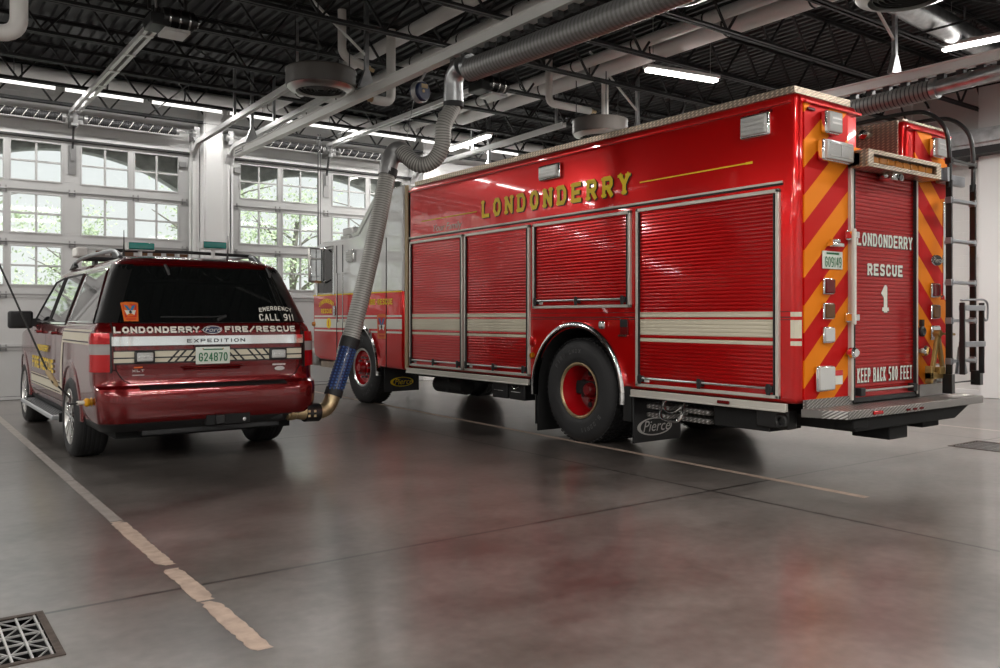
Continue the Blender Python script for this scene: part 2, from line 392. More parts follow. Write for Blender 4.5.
# corrugated roof deck: ribs run along Y
b = MB(); x = RX0; pts = []
while x < RX1:
    pts += [(x, RZ), (x+.05, RZ), (x+.065, RZ+.04), (x+.135, RZ+.04), (x+.15, RZ)]; x += .15
pts = [p for i, p in enumerate(pts) if i == 0 or p != pts[i-1]]
poly = [(x, z) for x, z in pts]
b.add([(x, RY0, z) for x, z in poly]+[(x, RY1, z) for x, z in poly], [(i, i+1, len(poly)+i+1, len(poly)+i) for i in range(len(poly)-1)])
b.box(RX0-.2, RX1+.2, RY0-.2, RY1+.3, RZ+.06, RZ+.2)
struct(b, 'ceiling', 'joist_black', 'black corrugated metal roof deck above the joists', fix=False, smooth=10)
# walls with door openings
DC = [-6.6, -2.03, 2.54, 7.11, 11.68]; HW = 1.93; DH = 4.27
def wall_with_doors(y0, y1, name, label, matn):
    b = MB(); xs = RX0
    for c in DC:
        b.box(xs, c-HW+.02, y0, y1, 0, RZ+.05); b.box(c-HW+.02, c+HW-.02, y0, y1, DH-.04, RZ+.05); xs = c+HW-.02
    b.box(xs, RX1, y0, y1, 0, RZ+.05)
    if y0 > 0:
        for k in range(6):   # joints of the liner panels over the doors
            b.box(RX0, RX1, y0-.012, y0, 4.42+k*.15, 4.555+k*.15)
    return struct(b, name, matn, label)
wall_with_doors(15.68, 15.8, 'wall_front', 'white panelled wall holding the row of garage doors', 'wall_white')
wall_with_doors(RY0-.3, RY0, 'wall_back', 'white wall behind the camera with garage doors', 'wall_white')
struct(MB().box(RX0-.25, RX0, RY0, RY1+.2, 0, RZ+.05), 'wall_left', 'block_white', 'white painted block wall beyond the empty bays')
struct(MB().box(RX1, RX1+.25, RY0, RY1+.2, 0, RZ+.05), 'wall_right', 'block_white', 'white painted block wall beside the rescue truck')
# outer masonry wall with segmental arches
b = MB(); xs = RX0
for c in DC:
    w = HW-.06; R = 3.3; zc = .88
    b.box(xs, c-w, 15.86, 16.1, 0, RZ+.4)
    n = 24; lo = []
    for i in range(n+1):
        x = -w+2*w*i/n; lo.append((c+x, zc+math.sqrt(R*R-x*x)))
    for i in range(n):
        (xa, za), (xb, zb) = lo[i], lo[i+1]
        b.prism([(xa, za), (xb, zb), (xb, RZ+.4), (xa, RZ+.4)], 'y', 15.86, 16.1)
    xs = c+w
b.box(xs, RX1, 15.86, 16.1, 0, RZ+.4)
struct(b, 'wall_outer', 'ext_wall', 'outer masonry wall with shallow arches over the garage doors')
# baseboard strips / door-wall pilasters
for i, c in enumerate([-4.31, .26, 4.82, 9.39]):
    b = MB().box(c-.20, c+.14, 15.30, 15.68, 0, 5.2).box(c-.17, c+.11, 15.28, 15.30, 0, 5.2)
    b.box(c-.34, c-.22, 15.5, 15.68, 0, 4.7).box(c+.16, c+.34, 15.5, 15.68, 0, 4.7)
    o = struct(b, 'trim_%d' % (i+1), 'wall_white', ['white column between the two empty bays', 'white column left of the SUV door', 'white column between the SUV door and the truck door', 'white column hidden behind the truck cab'][i], 'column', bevel=.008)
struct(MB().box(14.72, 15.0, 6.15, 6.62, 0, RZ).box(14.68, 14.72, 6.2, 6.57, 0, RZ).box(14.8, 15, 1.4, 1.9, 0, RZ), 'trim_5', 'wall_white', 'white pilaster on the block wall beside the truck', 'pilaster', bevel=.01)
struct(MB().box(14.97, 15.0, -9, 15.6, 0, .1), 'baseboard_right', 'wall_white', 'low base strip along the white block wall', 'baseboard')
# garage doors
SEC = DH/5
def garage_door(cx, y, n, label, back=False):
    root = thing('door_%d' % n, label, 'garage door', (cx, y, 0), kind='structure')
    g = -1 if not back else 1          # towards the room
    ya, yb = (y, y+.05) if not back else (y-.05, y)
    fr = y-.012 if not back else y+.012
    XW = [(-1.62-.0, -.89), (-.885+.02, -.14)]
    wins = [(-1.64, -.88), (-.86-.0+.0, -.14)]
    wins = [(-1.72, -1.0), (-.89, -.165), (.15, .875), (.99, 1.715)]
    for s in range(5):
        z0 = s*SEC+.004; z1 = (s+1)*SEC-.004; b = MB()
        if s < 2:
            b.box(cx-HW, cx+HW, ya, yb, z0, z1)
            b.box(cx-HW, cx+HW, min(fr, y), max(fr, y), z0, z0+.05).box(cx-HW, cx+HW, min(fr, y), max(fr, y), z1-.05, z1)
            o = b.build('door_section', 'door_grey', root, bevel=.004)
        else:
            wz0, wz1 = z0+.16, z1-.07
            b.box(cx-HW, cx+HW, ya, yb, z0, wz0).box(cx-HW, cx+HW, ya, yb, wz1, z1)
            xs = -HW
            for a, c in wins:
                b.box(cx+xs, cx+a, ya, yb, wz0, wz1); xs = c
                m = (a+c)/2; zm = (wz0+wz1)/2
                b.box(cx+m-.016, cx+m+.016, ya+.005, yb-.005, wz0, wz1); b.box(cx+a, cx+c, ya+.008, yb-.008, zm-.016, zm+.016)
            b.box(cx+xs, cx+HW, ya, yb, wz0, wz1)
            for a, c in wins:   # raised surround
                for q in ((a-.025, a, wz0-.025, wz1+.025), (c, c+.025, wz0-.025, wz1+.025), (a, c, wz0-.025, wz0), (a, c, wz1, wz1+.025)):
                    b.box(cx+q[0], cx+q[1], min(fr, y), max(fr, y), q[2], q[3])
            o = b.build('door_section', 'door_grey', root, bevel=.003)
            for a, c in wins:
                MB().box(cx+a-.005, cx+c+.005, y+.022*(-g), y+.028*(-g), wz0-.005, wz1+.005).build('window_pane', 'pane_glass', o)
        if not back:      # hinges and the galvanised joint strip
            h = MB(); zt = z1
            h.box(cx-HW, cx+HW, y-.02, y, zt-.004, zt+.012)
            for hx in (-HW+.1, -1.0, 0, 1.0, HW-.1):
                h.box(cx+hx-.05, cx+hx+.05, y-.022, y-.002, zt-.05, zt-.03); h.box(cx+hx-.05, cx+hx-.03, y-.022, y-.002, zt-.06, zt+.05); h.box(cx+hx+.03, cx+hx+.05, y-.022, y-.002, zt-.06, zt+.05); h.cyl((cx+hx-.05, y-.02, zt), (cx+hx+.05, y-.02, zt), .012, 8)
            if s < 4: h.build('hinge_strip', 'steel_grey', o)
    MB().box(cx-HW-.03, cx+HW+.03, y-.06, y+.05, DH, DH+.035).build('header_seal', 'cord_black', root)
    MB().box(cx-HW, cx+HW, ya-.01, yb+.01, -.0, .06).build('bottom_seal', 'cord_black', root)
    if not back:
        b = MB().box(cx-.06, cx+.06, y-.02, y, 3.72, 4.2).box(cx-.03, cx+.03, y-.05, y-.02, 3.95, 4.2); b.build('centre_bracket', 'steel_grey', root)
        b = MB().bar((cx, y-.04, 4.15), (cx, y-.22, 4.75), .03, .03).build('pull_arm', 'dark_metal', root)
        for sx in (-1, 1):
            b = MB().box(cx+sx*(HW-.14)-.06, cx+sx*(HW-.14)+.06, y-.05, y, 4.03, 4.12); b.build('top_roller_bracket', 'steel_grey', root)
    return root
lab = ['white sectional garage door of the bay beyond the left edge', 'white windowed sectional garage door left of the SUV bay', 'white windowed sectional garage door in front of the maroon SUV', 'white windowed sectional garage door in front of the rescue truck cab', 'white sectional garage door hidden behind the rescue truck']
for i, c in enumerate(DC): garage_door(c, RY1, i+1, lab[i])
for i, c in enumerate(DC): garage_door(c, RY0-.1, i+6, 'sectional garage door in the back wall, bay %s' % ['one', 'two', 'three', 'four', 'five'][i], back=True)
# vertical and horizontal tracks
TRL = {(2,-1): 'galvanised door track on the side of the SUV door away from the truck', (2,1): 'galvanised curved track between the SUV door and the white column', (3,-1): 'galvanised curved track on the SUV side of the truck door', (3,1): 'galvanised door track on the far side of the truck door'}
for i, c in enumerate(DC):
    if i not in (1, 2, 3): continue
    for sx in (-1, 1):
        if (i, sx) == (1, -1): continue
        x = c+sx*(HW+.03)
        t = thing('door_track', TRL.get((i, sx)) or 'galvanised door track at the edge of the next bay', 'door track', (x, 15.5, 0))
        pts = [(x, 15.52, .05), (x, 15.52, 4.0)]+arc((15.12, 4.05), .40, 0, 90, 8, 'yz', x)[1:]+[(x, 10.6, 4.50)]
        pts[-1] = (x, 10.6, 4.52)
        P = [Vector(p) for p in pts]; b = MB()
        for w, off in ((.012, -.035), (.012, .035)):
            for p, q in zip(P[:-1], P[1:]): b.bar(p+Vector((off,0,0)), q+Vector((off,0,0)), .012, .08, up=(1,0,0) if abs((q-p).z) > abs((q-p).y) else (0,0,1))
        for p, q in zip(P[:-1], P[1:]): b.bar(p, q, .07, .012, up=(0,1,0) if abs((q-p).z) > abs((q-p).y) else (0,0,1))
        b.build('channel', 'opener_rail', t, smooth=20)
        b = MB(); xa = x+sx*.06
        b.box(xa-.004, xa+.004, 15.5, 15.66, .1, 4.5).box(xa-.04, xa+.04, 15.655, 15.66, .1, 4.5)
        for z in [.3+.28*q for q in range(15)]: b.box(xa-.035, xa-.02, 15.648, 15.656, z, z+.03).box(xa+.02, xa+.035, 15.648, 15.656, z, z+.03)
        b.build('wall_angle', 'galv', t)
        b = MB().bar((x, 13.3, 4.50), (x, 13.3, 5.3), .04, .04).bar((x, 10.8, 4.52), (x, 10.8, 5.3), .04, .04).build('hanger', 'galv', t)
# torsion springs and shafts
for i, c in enumerate(DC):
    if i not in (1, 2, 3): continue
    nm = {1: 'of the next bay', 2: 'above the SUV door', 3: 'above the truck door'}[i]
    sh = MB().cyl((c-HW-.1, 15.38, 4.62), (c+HW+.1, 15.38, 4.62), .016, 10)
    for hx in (-HW-.05, 0, HW+.05): sh.box(c+hx-.05, c+hx+.05, 15.36, 15.66, 4.5, 4.74).cyl((c+hx-.09, 15.38, 4.62), (c+hx-.03, 15.38, 4.62), .07, 16)
    tag(sh.build('spring_shaft', 'steel_grey', None), 'steel torsion shaft with drums and brackets '+nm, 'door shaft')
    for sx in (-1, 1):
        x0 = c+sx*.17; x1 = c+sx*1.62
        t = thing('torsion_spring', 'thick black torsion spring with white stripe, %s half, %s' % ('truck-side' if sx > 0 else 'SUV-side' if i == 3 else 'outer', nm), 'spring', ((x0+x1)/2, 15.38, 4.62))
        n = 90; b = MB(); prof = []
        for k in range(n+1): prof.append((.068 if k % 2 else .061, (x1-x0)*k/n))
        b.lathe((x0, 15.38, 4.62), (1,0,0), prof, 20); b.build('coil', 'spring', t, smooth=10)
        b = MB(); N = 9; L = x1-x0
        for k in range(N):
            xx = x0+L*(k+.4)/N; pts = [(xx+.045*math.sin(a)*1.0, 15.38-.071*math.cos(a*1.0), 4.62+.071*math.sin(a)) for a in [math.radians(q) for q in range(-75, 80, 15)]]
            b.tube(pts, .006, 6)
        b.build('paint_stripe', 'pvc', t)
        MB().cyl((x0-.03*sx, 15.38, 4.62), (x0+.02*sx, 15.38, 4.62), .075, 18).cyl((x1-.02*sx, 15.38, 4.62), (x1+.05*sx, 15.38, 4.62), .06, 18).build('winding_cone', 'steel_grey', t)
# openers
def opener(c, ym, label, red=False):
    t = thing('door_opener', label, 'door opener', (c, ym, 4.7))
    b = MB().box(c-.07, c-.025, ym+.25, 15.45, 4.70, 4.76).box(c+.025, c+.07, ym+.25, 15.45, 4.70, 4.76)
    for k in range(6): b.box(c-.07, c+.07, ym+.5+k*.9, ym+.56+k*.9, 4.69, 4.70)
    b.build('rail', 'opener_rail', t)
    MB().tube([(c, ym+.3, 4.73), (c, 15.4, 4.73)], .008, 6).build('chain', 'dark_metal', t)
    MB().box(c-.11, c+.11, ym-.12, ym+.24, 4.66, 4.80).build('gearbox', 'black_plastic', t, bevel=.02)
    MB().cyl((c+.03, ym-.02, 4.78), (c+.38, ym-.02, 4.78), .115, 24).cyl((c+.38, ym-.02, 4.78), (c+.42, ym-.02, 4.78), .085, 24).build('motor', 'black_paint', t, bevel=.008)
    b = MB()
    for q in (.10, .21, .32): b.lathe((c+q, ym-.02, 4.78), (1,0,0), [(.115, -.010), (.121, -.010), (.121, .010), (.115, .010)], 24)
    b.cyl((c-.02, ym+.1, 4.70), (c-.02, ym+.1, 4.92), .05, 14).cyl((c+.42, ym-.02, 4.78), (c+.44, ym-.02, 4.78), .05, 20)
    b.build('metal_band', 'chrome', t)
    MB().box(c+.02, c+.30, ym-.20, ym+.12, 4.58, 4.62).build('mounting_plate', 'lamp_house', t, bevel=.005)
    MB().bar((c-.1, ym, 4.85), (c-.1, ym, 5.4), .035, .035).bar((c+.3, ym, 4.9), (c+.3, ym, 5.4), .035, .035).build('hanger', 'dark_metal', t)
    MB().tube(smoothpath([(c-.05, ym-.1, 4.85), (c-.12, ym-.35, 5.0), (c, ym-.3, 5.25), (c+.1, ym-.2, 5.4)]), .014, 8).build('power_cable', 'steel_grey', t)
    if red: MB().box(c-.1, c+.0, ym-.3, ym-.18, 4.7, 4.95).build('release_tag', 'red_tag', t, bevel=.01)
opener(2.54, 10.1, 'black door opener motor on its twin rail above the SUV')
opener(7.116, 10.15, 'black door opener motor behind the grey flexible hose, twin rail to the truck door')
opener(11.68, 10.6, 'door opener with red tag and rail above the truck roof', True)
opener(-2.03, 10.1, 'black door opener motor over the empty bay')
# joists
JY = [6.65+1.24*k for k in range(8)]+[6.65-1.24*k for k in range(1, 12)]
for j, y in enumerate(sorted(JY)):
    if y < RY0+.3: continue
    b = MB(); zt, zb = RZ-.02, 4.80
    for z, h in ((zt-.05, .05), (zb, .05)):
        b.box(RX0, RX1, y-.045, y-.008, z+h-.008, z+h) if z > 5 else b.box(RX0, RX1, y-.05, y-.008, z, z+.008)
        b.box(RX0, RX1, y+.008, y+.045, z+h-.008, z+h) if z > 5 else b.box(RX0, RX1, y+.008, y+.05, z, z+.008)
        b.box(RX0, RX1, y-.016, y-.008, z, z+h).box(RX0, RX1, y+.008, y+.016, z, z+h)
    x = RX0+.1+.2*(j % 2); up = True
    while x < RX1-.4:
        b.bar((x, y, zb+.02 if up else zt-.02), (x+.42, y, zt-.02 if up else zb+.02), .026, .026, up=(0,1,0)); x += .42; up = not up
    o = struct(b, 'roof_joist', 'joist_black', 'black open-web steel joist under the roof deck', 'joist', smooth=10); o['group'] = 'open-web joists under the roof deck'
for x in (-9.5, -6.2, -2.9, .4, 3.7, 7.0, 10.3, 13.4):
    b = MB().box(x-.012, x+.012, RY0, RY1, 4.835, 4.842).box(x-.012, x-.008, RY0, RY1, 4.815, 4.84)
    for y in sorted(JY):
        if y > RY0+1.5: b.bar((x, y-1.2, 4.84), (x, y-.04, 5.36), .02, .02)
    o = struct(b, 'joist_bridging', 'joist_black', 'steel bridging angle crossing the roof joists', 'bridging'); o['group'] = 'bridging angles across the joists'
# white insulated pipe runs
def run(name, label, pts, r, matn='white_duct', n=18, bands=None, cat='pipe'):
    t = thing(name, label, cat, tuple(pts[0])); MB().tube(pts, r, n).build('pipe_run', matn, t)
    P = [Vector(p) for p in pts]; d = (P[-1]-P[0]); L = d.length; d.normalize(); b = MB(); k = .6
    while k < L:
        c = P[0]+d*k; b.tube([c-d*.012, c+d*.012], r+.006, n); k += bands or 1.24
    b.build('strap', 'joist_black', t); return t
for x, r, lb in ((5.55, .09, 'first white insulated pipe through the joists, over the space between SUV and truck'), (6.30, .11, 'second white insulated pipe through the joists, above the truck side'), (8.30, .08, 'slim white insulated pipe through the joists above the truck'), (8.72, .13, 'thick white insulated pipe through the joists above the truck, with elbow to the heater')):
    run('insulated_pipe', lb, [(x, -8.5, 5.06), (x, 14.6, 5.06)], r)
run('insulated_pipe', 'thick white pipe along the top of the door wall', [(-12.5, 15.15, 5.20), (14.5, 15.15, 5.20)], .12)

# heaters
def heater(x, y, label, pipes=True, vz=0):
    z = 4.12+vz; t = thing('unit_heater', label, 'heater', (x, y, z))
    MB().lathe((x, y, z), (0,0,1), [(.395,.02),(.41,.0),(.42,.02),(.42,.18),(.43,.195),(.425,.21),(.30,.225),(.0,.225)], 48).build('casing', 'heater_steel', t)
    MB().lathe((x, y, z), (0,0,1), [(.405,.03),(.405,.0),(.39,-.02),(.30,-.05),(.295,.0),(.26,.12)], 48).build('outlet_cone', 'alu', t)
    b = MB()
    for r in (.265, .22, .175, .13, .085, .05): b.lathe((x, y, z-.02), (0,0,1), [(r+.018, .03), (r, -.01), (r-.006, -.01), (r+.012, .03)], 32)
    for a in range(3): b.bar((x+.25*math.cos(a*PI/3), y+.25*math.sin(a*PI/3), z+.01), (x-.25*math.cos(a*PI/3), y-.25*math.sin(a*PI/3), z+.01), .012, .012)
    b.cyl((x, y, z+.02), (x, y, z+.12), .07, 16); b.build('diffuser_rings', 'dark_metal', t)
    b = MB()
    for a in range(3): b.cyl((x+.38*math.cos(a*2.1), y+.38*math.sin(a*2.1), z+.2), (x+.38*math.cos(a*2.1), y+.38*math.sin(a*2.1), 5.38), .008, 6)
    b.build('hanger_rod', 'dark_metal', t); return t
heater(*onZ(4.22, 321, 80), 'round stainless unit heater hanging over the gap behind the SUV')
heater(*onZ(4.22, 600, 128), 'round unit heater with brass valve, partly hidden by the truck roof edge')
heater(*onZ(4.15, 672, -10), 'round heater cut by the top edge, above the truck lettering', vz=.03)
heater(*onZ(4.15, 905, -6), 'round heater cut by the top edge, above the tail of the truck', vz=.03)
def pipe_on_y(name, label, Y, pts, r, tip=None):
    P = [(onY(Y, *p)[0], Y, onY(Y, *p)[1]) for p in pts]
    Q = [Vector(P[0])]
    for i in range(1, len(P)-1):
        a, b_, c = Vector(P[i-1]), Vector(P[i]), Vector(P[i+1]); u = (a-b_).normalized(); w = (c-b_).normalized(); R = r*2.0
        for k in range(7):
            t = k/6; p0 = b_+u*R; p2 = b_+w*R; Q.append(p0*(1-t)**2+b_*2*t*(1-t)+p2*t*t)
    Q.append(Vector(P[-1])); t = thing(name, label, 'pipe', P[0]); MB().tube(Q, r, 16).build('pipe_run', 'pvc', t)
    e = Vector(P[-1]); d = (e-Vector(P[-2])).normalized(); MB().tube([e-d*.02, e+d*.05], r*.7, 12).tube([e+d*.03, e+d*.12], r*.45, 10).build('valve', 'brass', t); return t
pipe_on_y('heater_pipe', 'white pipe dropping and turning in to the heater by the SUV, nearer the SUV', 10.0, [(342, 10), (342, 55), (366, 67)], .055)
pipe_on_y('heater_pipe', 'long white pipe dropping beside the blue reel and hooking back to the heater', 9.6, [(391, 30), (391, 103), (372, 99)], .06)
pipe_on_y('heater_pipe', 'white pipe with long sideways leg ending above the heater over the truck', 9.9, [(549, 60), (549, 103), (590, 111)], .055)
pipe_on_y('heater_pipe', 'white pipe dropping straight to the heater beside the truck roof', 9.5, [(605, 70), (605, 130), (587, 129)], .055)
pipe_on_y('heater_pipe', 'white pipe elbow in the upper corner above the SUV', 7.6, [(19, -40), (19, 34), (-40, 30)], .065)
# LED fixtures; strips out of view are added to light the room
lights = []
def led(p, q, label, power=100, grp=None):
    p = Vector(p); q = Vector(q); t = thing('led_light', label, 'light fixture', tuple((p+q)/2), grp)
    d = (q-p).normalized(); s = d.cross(Vector((0,0,1)))
    MB().bar(p-d*.03+Vector((0,0,.045)), q+d*.03+Vector((0,0,.045)), .13, .05).build('housing', 'lamp_house', t, bevel=.01)
    MB().bar(p, q, .10, .045).build('lens', 'lamp', t, bevel=.01)
    la = bpy.data.lights.new('led_strip_lamp', 'AREA'); la.shape = 'RECTANGLE'; la.size = (q-p).length-.02; la.size_y = .09; la.energy = power; la.color = (1, .965, .92)
    lo = bpy.data.objects.new('led_strip_lamp', la); C.objects.link(lo); lo.parent = t; lo.location = (0, 0, -.028); lo.rotation_euler = (0, 0, math.atan2(d.y, d.x))
    MB().cyl(p+d*.1+Vector((0,0,.06)), (p.x+d.x*.1, p.y+d.y*.1, 5.4), .005, 6).cyl(q-d*.1+Vector((0,0,.06)), (q.x-d.x*.1, q.y-d.y*.1, 5.4), .005, 6).build('hanger_wire', 'steel_grey', t)
led((8.28, 7.97, 4.66), (9.45, 7.77, 4.66), 'bright LED strip hanging above the middle of the truck')
led((*onZ(4.80, 943, 50), 4.80), (*onZ(4.80, 1012, 36), 4.80), 'bright LED strip above the second hose rail by the block wall')
a0 = onY(13.6, 452, 146); a1 = onY(13.6, 489, 135)
led((*onZ(4.70, 450, 150), 4.70), (*onZ(4.70, 489, 136), 4.70), 'LED strip glowing behind the grey hose loop')
led((-.3, 12.2, 4.72), (.9, 12.2, 4.72), 'LED strip above the empty bay beyond the SUV')  # added out-of-view strip, brightens the bay side
for x in (-8.5, -2.5, 3.6, 10.2):  # unseen strips added to light the room from behind
    for y in (-6.2, -2.0, 1.6):
        led((x-1.2, y, 4.72), (x+1.2, y, 4.72), 'LED strip hanging in the part of the garage behind the camera', 118, grp='LED strips behind the camera')
for x in (-10.5, -6):  # strips out of sight, added as light from the left
    for y in (6, 10): led((x-.6, y, 4.72), (x+.6, y, 4.72), 'LED strip hanging over the empty bays', 160, grp='LED strips over the empty bays')
led((12.7, 9.2, 4.72), (12.7, 10.4, 4.72), 'LED strip hanging between the truck and the block wall')  # hidden strip added to brighten the far side
led((12.9, 1.0, 4.72), (12.9, 2.2, 4.72), 'LED strip hanging near the block wall outside the picture')  # lamp added out of frame for more light by the wall
for k in range(14):
    xx = -4.2+k*1.30
    t = thing('tube_light', 'slim white tube light in the row along the top of the door wall', 'light fixture', (xx+.6, 14.75, 4.95), 'tube lights along the door wall')
    MB().cyl((xx, 14.75, 4.93), (xx+1.16, 14.75, 4.93), .035, 12).build('tube', 'lamp_soft', t); MB().box(xx-.02, xx+1.18, 14.72, 14.78, 4.965, 5.0).box(xx-.03, xx, 14.715, 14.785, 4.89, 5.0).box(xx+1.16, xx+1.19, 14.715, 14.785, 4.89, 5.0).build('housing', 'lamp_house', t)
    MB().cyl((xx+.6, 14.75, 5.0), (xx+.6, 14.75, 5.4), .006, 6).build('hanger_wire', 'steel_grey', t)
    la = bpy.data.lights.new('tube_lamp', 'AREA'); la.shape = 'RECTANGLE'; la.size = 1.1; la.size_y = .06; la.energy = 15; la.color = (1, .975, .94)
    lo = bpy.data.objects.new('tube_lamp', la); C.objects.link(lo); lo.parent = t; lo.location = (0, 0, -.058)
# exhaust hose rails
def rail(x, label, y0=14.07, lab_tag=False):
    t = thing('hose_rail', label, 'rail', (x, y0, 4.1))
    poly = [(-.05,-.06),(.05,-.06),(.05,-.048),(.012,-.038),(.012,.038),(.05,.048),(.05,.06),(-.05,.06),(-.05,.048),(-.035,.038),(-.035,-.038),(-.05,-.048)]
    MB().prism([(x+a, 4.1+b_) for a, b_ in poly], 'y', -6, y0).box(x-.052, x+.05, y0-.01, y0+.004, 4.04, 4.16).build('profile', 'rail_alu', t, smooth=20)
    b = MB()
    y = 7.4
    while y > -5: b.box(x-.01, x+.06, y-.04, y+.04, 3.985, 4.04); y -= .21
    b.build('hose_clip', 'dark_metal', t)
    for y in (13.35, 9.35, 5.2, 1.0):
        s = MB().bar((x, y, 4.35), (x, y, 5.4), .05, .05).prism([(x-.11, 4.16), (x+.11, 4.16), (x+.03, 4.38), (x-.03, 4.38)], 'y', y-.03, y+.03); s.build('hanger', 'galv', t, bevel=.003)
        if y < 10: MB().bar((x, y, 4.55), (x-1.0, y, 5.3), .025, .025).build('brace', 'rail_alu', t)
    if lab_tag:
        MB().box(x-.056, x-.05, y0-.42, y0-.05, 4.055, 4.145).build('label_plate', 'pvc', t)
        b = MB()
        for r in range(2):
            for k in range(6): b.box(x-.059, x-.0565, y0-.40+k*.055, y0-.36+k*.055, 4.068+r*.04, 4.086+r*.04)
        b.build('label_marks', 'reel_blue', t)
    return t
r1 = rail(4.80, 'aluminium hose rail with sticker between the SUV and the rescue truck', lab_tag=True)
r2 = rail(9.50, 'aluminium hose rail with hangers behind the tail of the truck', 13.5)
rail(.2, 'aluminium hose rail on the far side of the SUV', -1.0)
def flex(b, pts, r, pitch=.022, amp=.05, n=20, mi=0):
    P = smoothpath(pts, 40); L = [0]
    for i in range(1, len(P)): L.append(L[-1]+(P[i]-P[i-1]).length)
    N = int(L[-1]/pitch*2); out = []; rs = []; j = 0
    gm = b.__dict__.get('_g', 0)
    for i in range(N+1):
        s = L[-1]*(i-(.25 if i % 2 else 0))/N
        while j < len(L)-2 and L[j+1] < s: j += 1
        t = (s-L[j])/max(L[j+1]-L[j], 1e-6); out.append(P[j].lerp(P[j+1], min(t, 1))); rs.append(r*(1+(amp if i % 2 else -amp)))
    b.tube(out, rs, n, mi, caps=False)
    for i in range(N):
        if i % 2 == 0:
            for k in range(n): b.m[i*n+k] = 1
    return b
# gathered flexible duct under rail 1
t = thing('exhaust_hose', 'long flexible exhaust hose with blue lower sleeve clamped to the SUV tailpipe', 'exhaust hose', (4.8, 7.6, 3.9))
flex(MB(), [(4.88, -3, 3.83), (4.88, 1, 3.84), (4.88, 4, 3.82), (4.87, 5.8, 3.84), (4.87, 7.2, 3.88)], .115, .05, .03, 24).build('rail_duct', ['duct_dark', 'steel_grey'], t, smooth=80)
MB().tube(arc((7.3, 3.78), .16, 90, 0, 8, 'yz', 4.85)+[Vector((4.85, 7.46, 3.60))], .10, 24).tube([(4.85, 7.46, 3.70), (4.85, 7.46, 3.58)], .106, 24).tube([(4.87, 7.16, 3.92), (4.87, 7.22, 3.93)], .118, 24).build('metal_elbow', 'galv', t)
MB().tube([(4.85, 7.46, 3.60), (4.85, 7.46, 3.545)], .108, 24).build('rubber_cuff', 'rubber', t)
def px(Y, x, y): X, Z = onY(Y, x, y); return (X, Y, Z)
loop = [(4.85, 7.46, 3.56), px(7.46, 444, 125), px(7.48, 442, 146), px(7.55, 434, 160), px(7.65, 421, 165), px(7.75, 410, 159), px(7.85, 402, 150)]
flex(MB(), loop, .085, .026, .045, 20).build('hose_loop', ['hose_grey', 'hose_groove'], t, smooth=80)
e = [px(7.82, 406, 155), px(7.90, 399, 150), px(7.95, 393, 154), px(7.95, 389, 164), px(7.95, 387, 175)]
MB().tube(smoothpath(e, 5), .095, 22).build('upper_elbow', 'steel_grey', t)
top = Vector(px(7.95, 388, 172)); bot = Vector(px(7.85, 350, 342)); end = Vector(px(7.82, 334, 392))
MB().tube([Vector(px(7.95, 389, 169)), Vector(px(7.95, 387.5, 176))], .098, 22).build('black_cuff', 'rubber', t)
flex(MB(), [top, top.lerp(bot, .5)+Vector((.02,0,0)), bot], .088, .026, .045, 22).build('grey_hose', ['hose_grey', 'hose_groove'], t, smooth=80)
d = (end-bot).normalized()
MB().tube([bot-d*.04, bot+d*.07], .098, 24).build('black_collar', 'rubber', t); MB().tube([end-d*.03, end+d*.04], .09, 24).build('black_collar', 'rubber', t)
flex(MB(), [bot+d*.03, bot.lerp(end, .5), end], .086, .030, .05, 22).build('blue_sleeve', ['hose_blue', 'reel_blue'], t, smooth=80)
b = MB()
for a in range(5):
    for k in range(15):
        c = bot.lerp(end, (k+1.5)/17); ang = -2.6+a*.45; b.cyl(c+Vector((.088*math.cos(ang), .088*math.sin(ang), 0)), c+Vector((.097*math.cos(ang), .097*math.sin(ang), 0)), .010, 8)
b.build('sleeve_rivets', 'rivet_blue', t)
A = Vector(px(7.80, 318, 412)); Bq = Vector(px(7.76, 284, 413))
el = [end+d*.02, Vector(px(7.82, 331, 401)), Vector(px(7.81, 327, 407.5)), Vector(px(7.8, 321, 411)), A+(Bq-A)*.15]
MB().tube(smoothpath(el, 6), .075, 24).build('brass_elbow', 'brass', t)
MB().tube([A.lerp(Bq, .0), A.lerp(Bq, .42)], .092, 26).build('clamp_ring', 'black_paint', t, bevel=.004)
b = MB()
for k in range(4): 
    c = A.lerp(Bq, .12+.17*(k % 2))+Vector((-.03, -.094, .02 if k < 2 else -.025)); b.box(c.x-.011, c.x+.011, c.y-.006, c.y+.004, c.z-.011, c.z+.011)
b.build('clamp_bolt', 'brass', t)
MB().tube([A.lerp(Bq, .42), A.lerp(Bq, .7), A.lerp(Bq, .72), A.lerp(Bq, .95)], [.072, .062, .070, .060], 24).tube([A.lerp(Bq, .8), A.lerp(Bq, .88)], .074, 24).build('nozzle', 'brass', t)
# balancer reel
c = Vector(px(7.95, 420, 92)); t = thing('balancer_reel', 'small round blue balancer reel hanging from the hose rail', 'reel', tuple(c))
MB().cyl(c+Vector((-.02,.06,0)), c+Vector((.02,-.06,0)), .105, 32).build('drum', 'reel_blue', t, bevel=.012)
MB().box(c.x-.05, c.x+.055, c.y-.075, c.y-.066, c.z+.03, c.z+.075).disc(c+Vector((.0,-.078,-.005)), (0,-1,0), .018, 16).build('sticker', 'tan_rubber', t)
MB().lathe(c, (.3,-1,0), [(.108,-.03),(.118,-.03),(.118,.03),(.108,.03)], 32).bar(c+Vector((0,0,.1)), (4.8, c.y, 4.02), .02, .02).build('bracket', 'steel_grey', t)
MB().tube([c+Vector((-.08,-.02,-.06)), Vector(px(7.95, 404, 153))], .004, 6).build('cable', 'steel_grey', t)
MB().cyl(Vector(px(7.95, 404, 150)), Vector(px(7.95, 403, 157)), .018, 8).build('hook', 'galv', t)
